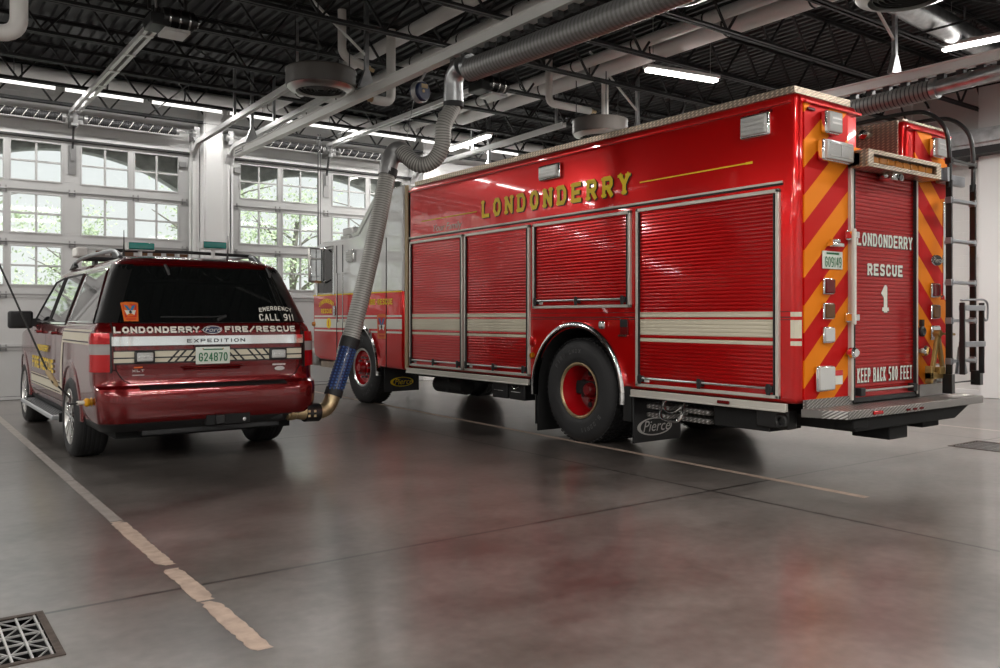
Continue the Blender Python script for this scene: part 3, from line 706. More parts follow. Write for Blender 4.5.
# second rail duct
t = thing('rail_duct', 'dark flexible duct and bare metal pipe under the hose rail behind the truck', 'duct', (9.5, 5, 3.9))
flex(MB(), [(9.52, 7.6, 3.86), (9.52, 6.6, 3.84), (9.52, 5.5, 3.87), (9.52, 4.72, 3.9)], .11, .05, .04, 24).build('flexible_duct', ['duct_dark', 'cord_black'], t, smooth=80)
MB().tube(smoothpath([(9.52, 4.72, 3.90), (9.52, 4.3, 3.92), (9.6, 3.95, 3.98), (9.75, 3.7, 4.15)], 6), .085, 22).lathe((9.52, 4.74, 3.9), (0,1,0), [(.086,-.03),(.115,-.03),(.115,.03),(.086,.03)], 24).lathe((9.52, 4.35, 3.92), (0,1,0), [(.086,-.01),(.092,-.01),(.092,.01),(.086,.01)], 24).build('metal_pipe', 'galv', t)
# spiral duct
p0 = Vector((*onZ(5.0, 868, -16), 5.0)); p1 = Vector((*onZ(5.0, 1010, 62), 5.0)); dd = (p1-p0)
t = thing('spiral_duct', 'large silver spiral duct crossing the corner under the ceiling', 'duct', tuple(p0)); P = []; R = []
for k in range(141):
    P.append(p0+dd*1.4*k/140); R.append(.16*(1.02 if k % 2 else .985))
P = [Vector((p0.x-.05, p0.y+.04, 5.395)), p0+Vector((-.03,.02,.2))]+P; R = [.16, .16]+R; MB().tube(P, R, 26).build('duct_shell', 'galv', t, smooth=20)
MB().bar(p0+dd*.62+Vector((0,0,-.16)), p0+dd*.62+Vector((0,0,.4)), .03, .01).bar(p0+dd*.25+Vector((0,0,.1)), p0+dd*.25+Vector((0,0,.4)), .03, .01).build('strap', 'galv', t)
# right wall: side track beam, conduits
t = thing('wall_beam', 'grey metal channel with black underside along the block wall', 'beam', (14.6, 6, 4.2))
MB().prism([(14.45,4.12),(15.0,4.12),(15.0,4.42),(14.45,4.42),(14.45,4.36),(14.40,4.36),(14.40,4.18),(14.45,4.18)], 'y', -6, 12).build('channel', 'galv', t, smooth=20)
MB().box(14.42, 15, -6, 12, 4.00, 4.12).build('underside', 'joist_black', t)
y1, z1 = onX(14.95, 912, 93); y2, z2 = onX(14.95, 929, 106)
t = thing('wall_conduit', 'thin bent conduit on the block wall above the truck handrail', 'conduit', (14.95, y1, z1))
MB().tube(smoothpath([(14.95, y1+.25, z1+.12), (14.95, y1, z1+.04), (14.95, y2+.08, z2+.1), (14.95, y2, z2-.05)], 5), .02, 10).build('black_bend', 'cord_black', t)
MB().tube([(14.95, y2, z2-.05), (14.95, y2, .4)], .018, 10).tube([(14.95, y1, z1), (14.95, y1, .4)], .014, 10).build('pipe', 'wall_white', t)
y1, z1 = onX(14.96, 979, 250); t = tag(MB().box(14.93, 15, y1-.1, y1+.1, z1-.12, z1+.12).box(14.92,14.93,y1-.07,y1+.07,z1-.09,z1+.09).build('wall_outlet', 'lamp_house', None, bevel=.01), 'small pale outlet box on the block wall behind the ladder', 'outlet box')
# hanging chain at truck door
X, Z = onY(15.1, 318, 100); t = tag(MB().tube([(X, 15.1, 4.85), (X+.01, 15.1, 1.3)], .010, 6).tube([(X+.01, 15.1, 1.3), (X+.03, 15.1, 1.27), (X+.05, 15.1, 1.3), (X+.05, 15.1, 4.85)], .006, 6).build('pull_chain', 'dark_metal', None), 'thin hanging pull chain in front of the truck door', 'chain')
# floor marks
def tape(x, y0, y1, w, name, label, seed, rag=.012, dx=0):
    rnd = random.Random(seed); n = max(int((y1-y0)/.03), 4); L = []; Rr = []
    for i in range(n+1):
        y = y0+(y1-y0)*i/n; xx = x+dx*(y-y0); e = rag*(2.2 if i in (0, 1, n-1, n) else .6)
        L.append((xx-w/2+rnd.uniform(-.2, 1)*e*rnd.random(), y, .0015)); Rr.append((xx+w/2-rnd.uniform(-.2, 1)*e*rnd.random(), y, .0015))
    b = MB(); m = len(L); b.add(L+Rr, [(i, i+1, m+i+1, m+i) for i in range(m-1)]); b.add([(p[0], p[1], 0) for p in L+Rr], [(i, m+i, m+i+1, i+1) for i in range(m-1)])
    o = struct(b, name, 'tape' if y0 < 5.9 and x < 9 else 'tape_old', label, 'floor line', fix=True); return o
for k, (a, c_) in enumerate(((3.28, 3.99), (4.01, 4.62), (4.70, 5.9), (5.92, 7.6), (7.62, 14.5))):
    tape(1.225, a, c_, .095 if k < 3 else .08, 'floor_line', 'worn tan floor line beside the SUV, %s piece' % ['end', 'second', 'third', 'fourth', 'long far'][k], k, .020 if k < 3 else .008)
tape(5.86, 3.42, 14.5, .075, 'floor_line', 'long tan floor line running under the truck side', 9, .006, .035)
tape(10.55, -2, 14.5, .075, 'floor_line', 'faint tan floor line between the truck and the block wall', 11, .006)
def drain(x0, label):
    x1, y0, y1 = x0+.58, 3.72, 4.27; t = thing('floor_drain', label, 'floor drain', (x0, y0, 0))
    b = MB().box(x0-.03, x0, y0-.03, y1+.03, -.05, .004).box(x1, x1+.03, y0-.03, y1+.03, -.05, .004).box(x0, x1, y0-.03, y0, -.05, .004).box(x0, x1, y1, y1+.03, -.05, .004); b.build('drain_frame', 'rust', t)
    b = MB(); n = 8
    for i in range(n+1):
        xx = x0+.01+(x1-x0-.02)*i/n; b.box(xx-.004, xx+.004, y0, y1, -.012, 0)
    m = 5
    for j in range(m):
        ya = y0+(y1-y0)*j/m; yb = y0+(y1-y0)*(j+1)/m
        for i in range(n):
            xa = x0+.01+(x1-x0-.02)*i/n; xb = x0+.01+(x1-x0-.02)*(i+1)/n; q = (ya+yb)/2
            if (i+j) % 2: b.bar((xa, ya, -.010), (xb, yb, -.010), .004, .006)
            else: b.bar((xa, yb, -.010), (xb, ya, -.010), .004, .006)
        b.box(x0, x1, yb-.003, yb+.003, -.012, -.004)
    b.build('grate', 'drain_steel', t)
    MB().box(x0, x1, y0, y1, -.255, -.25).build('pit', 'pit', t)
drain(-.03, 'square steel floor drain near the worn end of the tan line'); drain(8.92, 'steel floor drain on the floor beyond the tail of the truck')
# outside
struct(MB().box(-60, 70, 16.1, 90, -.35, -.02), 'ground_outside', 'asphalt', 'pale paved apron outside the garage doors', 'ground')
struct(MB().box(-60, 70, 24, 90, -.1, .05), 'lawn_outside', 'lawn', 'green lawn beyond the apron', 'ground')
struct(MB().box(-60, 70, -60, RY0-.5, -.35, -.02), 'ground_behind', 'asphalt', 'pavement outside the back of the garage', 'ground')
def tree(x, y, h, r, seed, label, leaves=2600):
    rnd = random.Random(seed); t = thing('tree', label, 'tree', (x, y, 0)); b = MB()
    b.tube(smoothpath([(x, y, -.1), (x+.1, y, h*.2), (x-.05, y+.1, h*.45), (x+.1, y, h*.8)], 4), [.16-.006*k for k in range(13)], 9)
    for k in range(10):
        a = rnd.uniform(0, 2*PI); z = h*rnd.uniform(.22, .7); L = r*rnd.uniform(.5, .95)
        b.tube(smoothpath([(x, y, z), (x+L*.5*math.cos(a), y+L*.5*math.sin(a), z+L*.35), (x+L*math.cos(a+.3), y+L*math.sin(a+.3), z+L*.5)], 3), [.05, .045, .04, .032, .025, .02, .012], 6)
    b.build('trunk', 'bark', t); b = MB()
    blobs = []
    for k in range(26):
        a = rnd.uniform(0, 2*PI); q = rnd.uniform(.1, .85)*r; blobs.append((x+q*math.cos(a), y+q*math.sin(a), h*rnd.uniform(.22, .95), rnd.uniform(.35, .8)))
    for k in range(leaves):
        bx, by, bz, br = rnd.choice(blobs); v = Vector((rnd.gauss(0, 1), rnd.gauss(0, 1), rnd.gauss(0, .8)))*br*.55; c = Vector((bx, by, bz))+v
        u = Vector((rnd.uniform(-1, 1), rnd.uniform(-1, 1), rnd.uniform(-1, 1))).normalized(); w = u.orthogonal().normalized(); s = rnd.uniform(.05, .10)
        b.add([c-u*s, c+w*s*.5, c+u*s, c-w*s*.5], [(0,1,2,3)])
    b.build('foliage', 'leaf', t, fix=False)
TL = ['spreading tree outside the door of the next bay', 'leafy tree seen through the SUV door, nearer the window edge', 'tall leafy tree outside, behind the SUV door', 'leafy tree outside beyond the white column', 'dense green tree outside the truck door', 'leafy tree outside behind the truck mirror', 'tree far outside the truck door', 'tree outside the last bay']
for k, (x, y, h, r) in enumerate([(-8, 26, 7, 3), (-.5, 24, 6.5, 2.6), (1.2, 31, 6, 3), (6.5, 37, 5.5, 2.6), (8.5, 27, 6.5, 2.8), (12, 29, 6, 3), (17, 31, 7, 3.2), (24, 31, 7, 3)]): tree(x, y, h, r, 30+k, TL[k])
b = MB().box(-30, 45, 40, 40.1, 0, 1.3)
for k in range(38): b.box(-30+2*k, -29.85+2*k, 39.95, 40.15, 0, 1.5)
tag(b.build('fence', 'lamp_house', None), 'low pale fence far across the lawn outside', 'fence')
# ================================================================== RESCUE TRUCK
truck = thing('rescue_truck', 'large red walk-around rescue truck with white cab and striped tail, parked beside the SUV', 'fire truck', (7.22, 4.07, 0))
T = truck
def tb(mb, name, mats, **k): return mb.build(name, mats, T, **k)
def wellcut(y, r, x0=5.8, x1=6.75):
    return [MB().cyl((x0, y, .52), (x1, y, .52), r, 48).build('c', 'under'), MB().cyl((14.44-x0, y, .52), (14.44-x1, y, .52), r, 48).build('c', 'under')]
b = MB().prism([(5.95,.62),(8.49,.62),(8.49,3.165),(7.63,3.165),(7.63,2.80),(6.85,2.80),(6.85,3.165),(5.95,3.165)], 'y', 4.07, 10.30)
body = tb(b, 'body', ['truck_red', 'under'])
bv = body.modifiers.new('Bevel', 'BEVEL'); bv.width = .06; bv.segments = 4; bv.limit_method = 'ANGLE'
bpy.context.view_layer.update(); me = bpy.data.meshes.new_from_object(body.evaluated_get(bpy.context.evaluated_depsgraph_get())); body.modifiers.clear(); body.data = me
cut(body, wellcut(6.75, .70))
W[body.name] = (0,0,0)
tb(MB().box(6.15, 8.29, 4.3, 10.4, .50, .64).box(6.7, 7.0, 4.2, 13.3, .45, .75).box(7.45, 7.75, 4.2, 13.3, .45, .75).box(6.9, 7.6, 10.3, 10.5, .6, 2.9), 'chassis_frame', 'under')
# drip rail, roof edge
b = MB().box(5.908, 5.955, 4.12, 10.24, 3.075, 3.10).box(6.02, 6.84, 4.035, 4.075, 3.075, 3.10).box(7.64, 8.43, 4.035, 4.075, 3.075, 3.10); tb(b, 'drip_rail', 'truck_red', bevel=.006)
b = MB().box(5.985, 6.80, 4.12, 10.2, 3.165, 3.225).box(7.68, 8.45, 4.12, 10.2, 3.165, 3.19); tb(b, 'roof_tread', 'tread_plate', bevel=.004)
tb(MB().box(7.612, 7.632, 4.14, 10.0, 2.80, 3.17).box(6.85, 7.63, 4.10, 9.9, 2.795, 2.81), 'walkway_plate', 'tread_plate', bevel=.003)
b = MB().lathe((7.605, 4.45, 3.08), (-1,0,0), [(.0,.0),(.04,.0),(.05,.02),(.045,.05),(.0,.06)], 20); tb(b, 'walkway_lamp', 'chrome')
for yy in (5.6, 7.3):
    o = tb(MB().box(7.75, 8.4, yy, yy+1.4, 3.19, 3.42), 'roof_locker', 'alu', bevel=.015)
# chevrons
tb(MB().box(6.03, 6.66, 4.058, 4.07, .66, 3.09), 'chevron_panel', 'chevron'); tb(MB().box(7.77, 8.42, 4.058, 4.07, .66, 3.09).box(6.66, 7.77, 4.06, 4.07, 2.62, 2.80), 'chevron_panel', 'chevron')
# side stripes
b = MB()
for z0, z1 in ((1.337,1.375),(1.161,1.309),(1.10,1.137)): b.box(5.9465, 5.96, 4.13, 10.26, z0, z1)
for z0, z1 in ((1.328,1.337),(1.375,1.380),(1.155,1.161),(1.309,1.315),(1.093,1.10),(1.137,1.142)): b.box(5.948, 5.96, 4.13, 10.26, z0, z1, 1)
st = tb(b, 'side_stripe', ['cream', 'black_paint', 'under']); cut(st, [MB().cyl((5.8, 6.75, .52), (6.9, 6.75, .52), .70, 48).build('c', 'under')])
b = MB()
for z0, z1 in ((1.337,1.375),(1.161,1.309),(1.10,1.137)):
    P = [(5.9465, 4.13, 0)]+[(6.01-.0635*math.cos(a), 4.13-.062*math.sin(a), 0) for a in [math.radians(q) for q in (30, 60, 90)]]
    for p, q in zip(P[:-1], P[1:]): b.add([(p[0],p[1],z0),(q[0],q[1],z0),(q[0],q[1],z1),(p[0],p[1],z1)], [(0,1,2,3)])
tb(b, 'corner_stripe', 'cream', fix=False)
tb(MB().box(5.93, 5.952, 4.2, 10.28, 2.432, 2.452).box(5.938, 5.952, 4.2, 10.28, 2.418, 2.432, 1), 'side_moulding', ['frame_alu', 'black_paint'], bevel=.003)
def skirt(y0, y1): tb(MB().box(5.925, 5.96, y0, y1, .557, .625).box(5.915, 5.93, y0, y1, .553, .57), 'skirt_trim', 'frame_alu', bevel=.006)
skirt(4.16, 5.93); skirt(7.56, 10.34)
# shutters
def slats(mb, a0, a1, z0, z1, fn, pitch=.0335, mi=lambda z: 0):
    z = z0
    while z < z1-1e-4:
        zz = min(z+pitch, z1); pr = [(0, 0), (.12, .004), (.5, .0055), (.88, .004), (1, 0)]
        for (t0, d0), (t1, d1) in zip(pr[:-1], pr[1:]):
            za, zb = z+(zz-z)*t0, z+(zz-z)*t1
            mb.add([fn(a0, za, d0), fn(a1, za, d0), fn(a1, zb, d1), fn(a0, zb, d1)], [(0,1,2,3)], mi((za+zb)/2))
        z = zz
def band(z): return 1 if (1.337 < z < 1.375 or 1.161 < z < 1.309 or 1.10 < z < 1.137) else 0
def shutter(y0, y1, z0, z1):
    b = MB(); slats(b, y1-.03, y0+.03, z0+.10, z1-.03, lambda a, z, d: (5.941-d, a, z), mi=band)
    b.box(5.938, 5.95, y0+.03, y1-.03, z0+.03, z0+.10)
    s = tb(b, 'roller_shutter', ['shutter_red', 'cream'], fix=False, smooth=60)
    f = MB().box(5.918, 5.952, y0, y0+.033, z0, z1).box(5.918, 5.952, y1-.033, y1, z0, z1).box(5.918, 5.952, y0, y1, z1-.033, z1).box(5.918, 5.952, y0, y1, z0, z0+.03)
    f.build('shutter_frame', 'frame_alu', s, bevel=.005)
    MB().box(5.915, 5.94, y0+.04, y0+.05, z0+.03, z1-.04).box(5.915, 5.94, y1-.05, y1-.04, z0+.03, z1-.04).build('frame_seal', 'cord_black', s)
    MB().tube([(5.905, y0+.06, z0+.085), (5.905, y1-.06, z0+.085)], .011, 10).build('lift_bar', 'alu', s)
    for yy in (y0+.08, (y0+y1)/2, y1-.08):
        MB().box(5.890, 5.94, yy-.028, yy+.028, z0+.05, z0+.105).box(5.885, 5.90, yy-.018, yy+.018, z0+.03, z0+.12).build('bar_latch', 'black_plastic', s, bevel=.004)
    MB().box(5.934, 5.938, y1-.17, y1-.10, z0+.045, z0+.085).build('instruction_label', 'pvc', s)
    return s
shutter(8.905, 10.24, .66, 2.385); shutter(7.535, 8.87, .66, 2.385); shutter(5.93, 7.475, 1.43, 2.385); shutter(4.225, 5.855, .66, 2.39)
# rear wheel arch trim
def archtrim(y, z, r, w, x=5.95, a0=-6, a1=186, mats='chrome'):
    b = MB(); n = 40
    for i in range(n):
        vs = []
        for t in (math.radians(a0+(a1-a0)*i/n), math.radians(a0+(a1-a0)*(i+1)/n)):
            for rr, xx in ((r, x+.03), (r, x-.045), (r+w*.5, x-.05), (r+w, x-.03), (r+w, x+.01)): vs.append((xx, y+rr*math.cos(t), z+rr*math.sin(t)))
        b.add(vs, [(k, k+1, k+6, k+5) for k in range(4)])
    return tb(b, 'wheel_arch_trim', mats, smooth=50)
archtrim(6.75, .54, .69, .055)
tb(MB().box(5.96, 6.02, 5.95, 6.06, .3, .66).box(5.98, 6.75, 7.44, 7.46, .05, .9), 'arch_liner', 'under')
# lettering
def sfn(yc, z0, dx=0): return lambda u, v, o: (5.948-dx-o, yc-u, z0+v)
b = MB(); text(b, 'LONDONDERRY', 0, .215, .155, .047, .085, fn=sfn(7.225, 2.552), serif=.038, off=.006, mi=0)
text(b, 'LONDONDERRY', 0, .215, .155, .047, .085, fn=sfn(7.215, 2.543), serif=.038, off=.001, mi=1, grow=.002)
b.box(5.945, 5.949, 8.62, 9.95, 2.640, 2.652).box(5.945, 5.949, 4.57, 5.82, 2.640, 2.652); b.box(5.944, 5.948, 4.50, 4.57, 2.636, 2.656)
tb(b, 'gold_lettering', ['gold', 'black_paint'], fix=False)
script('Your Family', .13, Matrix.Translation((5.945, 9.32, 2.52)) @ SIDE, 'white_vinyl', 'script_decal', T, sx=1.1)
# side lights
def rlight(cy, cz, w, h, lens='lens_clear', name='scene_light', tilt=0):
    o = tb(MB().box(5.905, 5.95, cy-w/2, cy+w/2, cz-h/2, cz+h/2), name, 'chrome', bevel=.018, seg=3)
    MB().box(5.885, 5.93, cy-w/2+.022, cy+w/2-.022, cz-h/2+.02, cz+h/2-.02).build('lens', lens, o, bevel=.012, seg=3); 
    b = MB()
    for q in (-1, 0, 1): b.box(5.882, 5.886, cy-w/2+.035, cy+w/2-.035, cz+q*h*.2-.004, cz+q*h*.2+.004)
    b.build('lens_rib', 'alu', o); return o
rlight(7.17, 2.935, .36, .17); rlight(4.455, 2.945, .30, .20)
tb(MB().box(5.925, 5.95, 4.30, 4.42, 3.035, 3.06), 'corner_marker', 'lens_maroon', bevel=.008)
rlight(6.33, 1.255, .085, .085, name='square_marker_light')
o = tb(MB().box(5.93, 5.95, 5.97, 6.08, 1.155, 1.315), 'inlet_cover', 'lens_maroon', bevel=.008); MB().box(5.925, 5.935, 5.975, 6.075, 1.235, 1.31).build('inlet_socket', 'black_plastic', o, bevel=.004); MB().box(5.915, 5.935, 5.97, 6.09, 1.14, 1.158).build('inlet_hinge', 'chrome', o)
b = MB().lathe((5.95, 7.50, .90), (-1,0,0), [(.0,.03),(.028,.03),(.035,.015),(.035,0)], 20); tb(b, 'amber_marker', 'lens_amber')
b = MB().lathe((5.95, 7.50, 1.06), (-1,0,0), [(.0,.02),(.045,.02),(.06,.01),(.065,0)], 24); tb(b, 'fuel_cap', 'truck_red')
tb(MB().box(5.905, 5.925, 4.72, 4.85, .575, .605), 'skirt_marker', 'lens_maroon', bevel=.008)
# wheels
def truck_wheel(x, y, s, deep, name='wheel'):
    # s = -1: outer face towards -X
    r = .552; w = T; base = bpy.data.objects.new(name, None); C.objects.link(base); base.parent = T; base.location = (-W[T.name][0], -W[T.name][1], 0); W[base.name] = (0,0,0)
    wd = .30; prof = [(.298, 0), (.31, -.012), (.36, -.022), (.44, -.024), (.50, -.012), (.535, .012), (.55, .035), (.552, .06)]
    prof += [(.552, wd-.06), (.55, wd-.035), (.535, wd-.012), (.48, wd+.02), (.36, wd+.02), (.30, wd)]
    tr = MB().lathe((x, y, r), (-s,0,0), prof, 72)
    tire = tr.build('tire', 'rubber', base, smooth=40)
    g = MB()
    for k in range(64):
        a = 2*PI*k/64; c, q = math.cos(a), math.sin(a)
        for x0, x1, sk in ((.02, .07, .0), (.09, .14, .03), (.16, .21, 0), (.23, .28, .03)):
            p = Vector((x-s*x0, y+.556*math.cos(a+sk), r+.556*math.sin(a+sk))); p2 = Vector((x-s*x1, y+.556*math.cos(a+sk+.01), r+.556*math.sin(a+sk+.01)))
            g.bar(p, p2, .030, .010, up=(0, c, q))
    g.build('tread_blocks', 'rubber', tire)
    L = MB()
    for stt, a0 in (('XDN2 GRIP', 62), ('11R22.5', 235)):
        n = len(stt)
        for i, ch in enumerate(stt):
            if ch == ' ' : continue
            ac = math.radians(a0)+(n/2-i)*.125 if s < 0 else 0
            # u to the reader's right as seen from -X (that is -Y at the top)
            def fn(u, v, o, ac=ac): 
                rr = .40+v; aa = ac-u/.42+0*o; return (x+s*(.0245+.001), y+rr*math.cos(aa+0)*1.0 if False else y-rr*math.cos(aa)*-1.0, r+rr*math.sin(aa))
            if s < 0: text(L, ch, 0, .045, .036, .009, 0, fn=lambda u, v, o, ac=ac: (x-.0255, y+(.40+v)*math.cos(ac+u/.42), r+(.40+v)*math.sin(ac+u/.42)))
    if L.v: L.build('tire_lettering', 'rubber_text', tire, fix=False)
    D = .22 if deep else .05
    rim = MB().lathe((x, y, r), (-s,0,0), [(.298, .005), (.30, -.012), (.285, -.014), (.268, .0), (.262, .03), (.245, .06), (.235, D), (.12, D+.02)], 56, mis=[0,0,0,1,1,1,2])
    rim.build('rim', ['brass' if deep else 'alu', 'red_rim', 'rim_dark' if deep else 'red_rim'], base, smooth=30)
    h = MB()
    for k in range(8): 
        a = 2*PI*(k+.5)/8
        if deep: h.cyl((x-s*(D+.005), y+.185*math.cos(a), r+.185*math.sin(a)), (x-s*(D-.004), y+.185*math.cos(a), r+.185*math.sin(a)), .030, 14)
    if h.v and deep: h.build('hand_hole', 'pit', base)
    h = MB(); dd = D-.0
    for k in range(10):
        a = 2*PI*k/10; rr = .125 if deep else .16
        h.cyl((x-s*dd, y+rr*math.cos(a), r+rr*math.sin(a)), (x-s*(dd-.045), y+rr*math.cos(a), r+rr*math.sin(a)), .016, 8)
    h.build('lug_nut', 'lens_maroon' if deep else 'hub_grey', base)
    hub = MB().lathe((x, y, r), (-s,0,0), [(.0, D-.12), (.05, D-.12), (.07, D-.10), (.085, D-.03), (.12, D-.01), (.12, D+.02)], 28)
    hub.build('hub', 'rim_dark' if deep else 'red_rim', base)
    return base
truck_wheel(5.985, 6.75, -1, True); truck_wheel(6.325, 6.75, -1, True, 'inner_wheel')
truck_wheel(8.455, 6.75, 1, True); truck_wheel(8.115, 6.75, 1, True, 'inner_wheel')
truck_wheel(6.03, 11.87, -1, False); truck_wheel(8.41, 11.87, 1, False)
tb(MB().cyl((6.2, 6.75, .552), (8.2, 6.75, .552), .10, 16).cyl((6.2, 11.87, .552), (8.2, 11.87, .552), .07, 16).lathe((7.22, 6.75, .552), (1,0,0), [(0,-.3),(.14,-.28),(.24,-.1),(.24,.1),(.14,.28),(0,.3)], 20), 'axle', 'under')
# mud flaps
def flap(y, x0, x1, z0, z1, col, cx, cz, sw, name='mud_flap'):
    o = tb(MB().box(x0, x1, y, y+.015, z0, z1), name, 'black_plastic', bevel=.006)
    if sw:
        b = MB(); n = 40
        for i in range(n):
            vs = []
            for q in (i, i+1):
                a = 2*PI*q/n; wv = .018+.030*(1-math.cos(a-PI))/2*0+.03*max(0, math.cos(a-PI))
                vs += [(cx+sw*math.cos(a), y-.003, cz+sw*.36*math.sin(a)), (cx+(sw-wv)*math.cos(a), y-.003, cz+(sw*.36-.012)*math.sin(a))]
            b.add(vs, [(0,1,3,2)])
        b.build('flap_oval', col, o, fix=False)
        script('Pierce', sw*.62, Matrix.Translation((cx+.02, y-.004, cz)) @ REAR, col, 'flap_script', o)
    return o
flap(5.93, 5.97, 6.66, .085, .56, 'alu', 6.27, .235, .25)
flap(11.15, 6.02, 6.62, .22, .62, 'gold', 6.32, .36, .2)
flap(14.0-6.5, 5.99, 6.7, .12, .60, None, 0, 0, 0)
# pull-out step and tow eye under the skirt
b = MB()
for z in (.385, .465): b.box(6.02, 6.30, 5.02, 5.40, z-.022, z+.022).box(6.02, 6.30, 5.52, 5.80, z-.022, z+.022)
tb(b, 'pull_out_step', 'tread_grey', bevel=.004)
tb(MB().box(6.05, 6.5, 4.4, 5.0, .36, .56), 'toolbox', 'under', bevel=.01)
tb(MB().tube(smoothpath([(6.0, 5.56, .53), (5.96, 5.56, .42), (5.95, 5.52, .37), (5.95, 5.36, .36), (5.96, 5.30, .42), (6.0, 5.30, .53)], 5), .012, 8).tube(smoothpath([(6.0, 5.53, .53), (5.955, 5.5, .46), (5.95, 5.4, .44), (6.0, 5.33, .50)], 5), .008, 8), 'step_handle', 'chrome')
tb(MB().box(6.02, 6.14, 4.20, 4.52, .40, .56).lathe((6.02, 4.26, .47), (-1,0,0), [(.03,0),(.03,.03),(.06,.03),(.07,.0)], 20), 'tow_eye', 'black_paint', bevel=.01)
o = tb(MB().box(6.0, 6.45, 7.72, 8.02, .36, .56).box(6.0, 6.45, 8.06, 8.36, .36, .56), 'battery_box', 'black_plastic', bevel=.015)
MB().box(5.985, 6.0, 7.78, 7.96, .45, .46).box(5.985, 6.0, 8.12, 8.30, .45, .46).tube(smoothpath([(5.985, 7.80, .52), (5.97, 7.87, .49), (5.985, 7.94, .52)], 5), .006, 6).build('box_clasp', 'chrome', o)
tb(MB().cyl((6.2, 9.2, .42), (6.2, 9.9, .42), .11, 18).box(6.1, 6.4, 9.5, 9.56, .33, .6), 'air_tank', 'under')
# ---- tail
b = MB().prism([(6.00, 4.07), (6.14, 3.74), (8.42, 3.74), (8.56, 4.07)], 'z', .520, .588)
tb(b, 'tailboard', 'tread_grey', bevel=.005)
b = MB()
for x in (7.05, 7.16, 7.27): b.box(x-.03, x+.03, 3.733, 3.742, .535, .555)
tb(b, 'tailboard_marker', 'lens_maroon'); tb(MB().box(6.50, 6.64, 3.728, 3.742, .537, .567), 'tail_reflector', 'lens_red', bevel=.004)
tb(MB().prism([(6.25, .50), (6.35, .40), (8.0, .40), (8.25, .50), (8.3, .52), (6.2, .52)], 'y', 3.80, 4.4).box(6.95, 7.25, 3.85, 4.2, .28, .42).box(6.28, 6.5, 3.78, 3.95, .43, .50).box(7.6, 7.9, 3.9, 4.2, .33, .42), 'tow_hitch', 'under', bevel=.01)
tb(MB().box(6.03, 6.70, 4.04, 4.07, .588, .66).box(7.82, 8.44, 4.04, 4.07, .588, .70), 'kick_plate', 'tread_grey')
# rear shutter
b = MB(); slats(b, 6.70, 7.73, .72, 2.60, lambda a, z, d: (a, 4.052-d, z)); b.box(6.70, 7.73, 4.045, 4.06, .64, .72)
s = tb(b, 'rear_shutter', 'shutter_satin', fix=False, smooth=60)
MB().box(6.66, 6.70, 4.025, 4.07, .62, 2.64).box(7.73, 7.77, 4.025, 4.07, .62, 2.64).box(6.66, 7.77, 4.025, 4.07, 2.60, 2.64).build('shutter_frame', 'frame_alu', s, bevel=.005)
MB().box(6.70, 6.712, 4.02, 4.06, .62, 2.6).box(7.718, 7.73, 4.02, 4.06, .62, 2.6).box(6.70, 7.73, 4.03, 4.06, .60, .64).build('frame_seal', 'cord_black', s)
MB().tube([(6.75, 4.0, .70), (7.68, 4.0, .70)], .011, 10).build('lift_bar', 'alu', s)
for xx in (6.78, 7.65): MB().box(xx-.035, xx+.035, 3.985, 4.045, .655, .725).build('bar_latch', 'black_plastic', s, bevel=.005)
def rfn(xc, z0): return lambda u, v, o: (xc+u, 4.0455-o, z0+v)
b = MB()
for st_, z0, h, cw, t_, gp, sf in (('LONDONDERRY', 1.955, .115, .068, .021, .0165, .016), ('RESCUE', 1.70, .105, .078, .024, .022, .017), ('1', 1.375, .245, .26, .058, .0, .055), ('KEEP BACK 500 FEET', .765, .125, .041, .0155, .0125, .012)):
    text(b, st_, 0, h, cw, t_, gp, fn=rfn(7.228, z0), serif=sf, off=.002, mi=0); text(b, st_, 0, h, cw, t_, gp, fn=rfn(7.233, z0-.004), serif=sf, off=.0008, mi=1, grow=.006)
b.build('rear_lettering', ['white_vinyl', 'black_paint'], s, fix=False)
tb(MB().box(6.59, 6.625, 3.955, 3.985, 1.27, 2.08), 'door_grab_bar', 'white_vinyl', bevel=.008)
for zz in (2.03, 1.33): tb(MB().box(6.60, 6.68, 3.96, 4.04, zz-.03, zz+.03).box(6.60, 6.66, 4.03, 4.058, zz-.04, zz+.04), 'grab_bar_bracket', 'chrome', bevel=.006)
# traffic advisor
o = tb(MB().box(6.66, 7.88, 3.87, 4.06, 2.60, 2.62).box(6.66, 7.88, 3.87, 4.06, 2.73, 2.75).box(6.66, 6.74, 3.87, 4.06, 2.62, 2.73).box(7.80, 7.88, 3.87, 4.06, 2.62, 2.73).box(6.66, 7.88, 3.95, 4.06, 2.62, 2.73).box(6.74, 7.80, 3.87, 3.885, 2.62, 2.638).box(6.74, 7.80, 3.87, 3.885, 2.712, 2.73), 'traffic_advisor', 'tread_plate', bevel=.003)
for k in range(8): MB().box(6.755+k*.13, 6.873+k*.13, 3.90, 3.95, 2.645, 2.705).build('amber_lamp', 'lens_amber', o, bevel=.01)
MB().box(6.742, 7.798, 3.94, 3.949, 2.638, 2.712).build('lamp_recess', 'pit', o)
tb(MB().box(7.88, 8.02, 3.9, 3.93, 2.61, 2.72).box(7.98, 8.02, 3.86, 3.95, 2.60, 2.73), 'advisor_bracket', 'step_alu', bevel=.004)
o = tb(MB().box(7.10, 7.28, 3.89, 4.04, 2.53, 2.60).box(7.07, 7.31, 3.95, 4.0, 2.555, 2.60), 'rear_camera', 'chrome', bevel=.02); MB().cyl((7.19, 3.90, 2.56), (7.19, 3.875, 2.555), .028, 20).build('camera_lens', 'glass_dark', o)
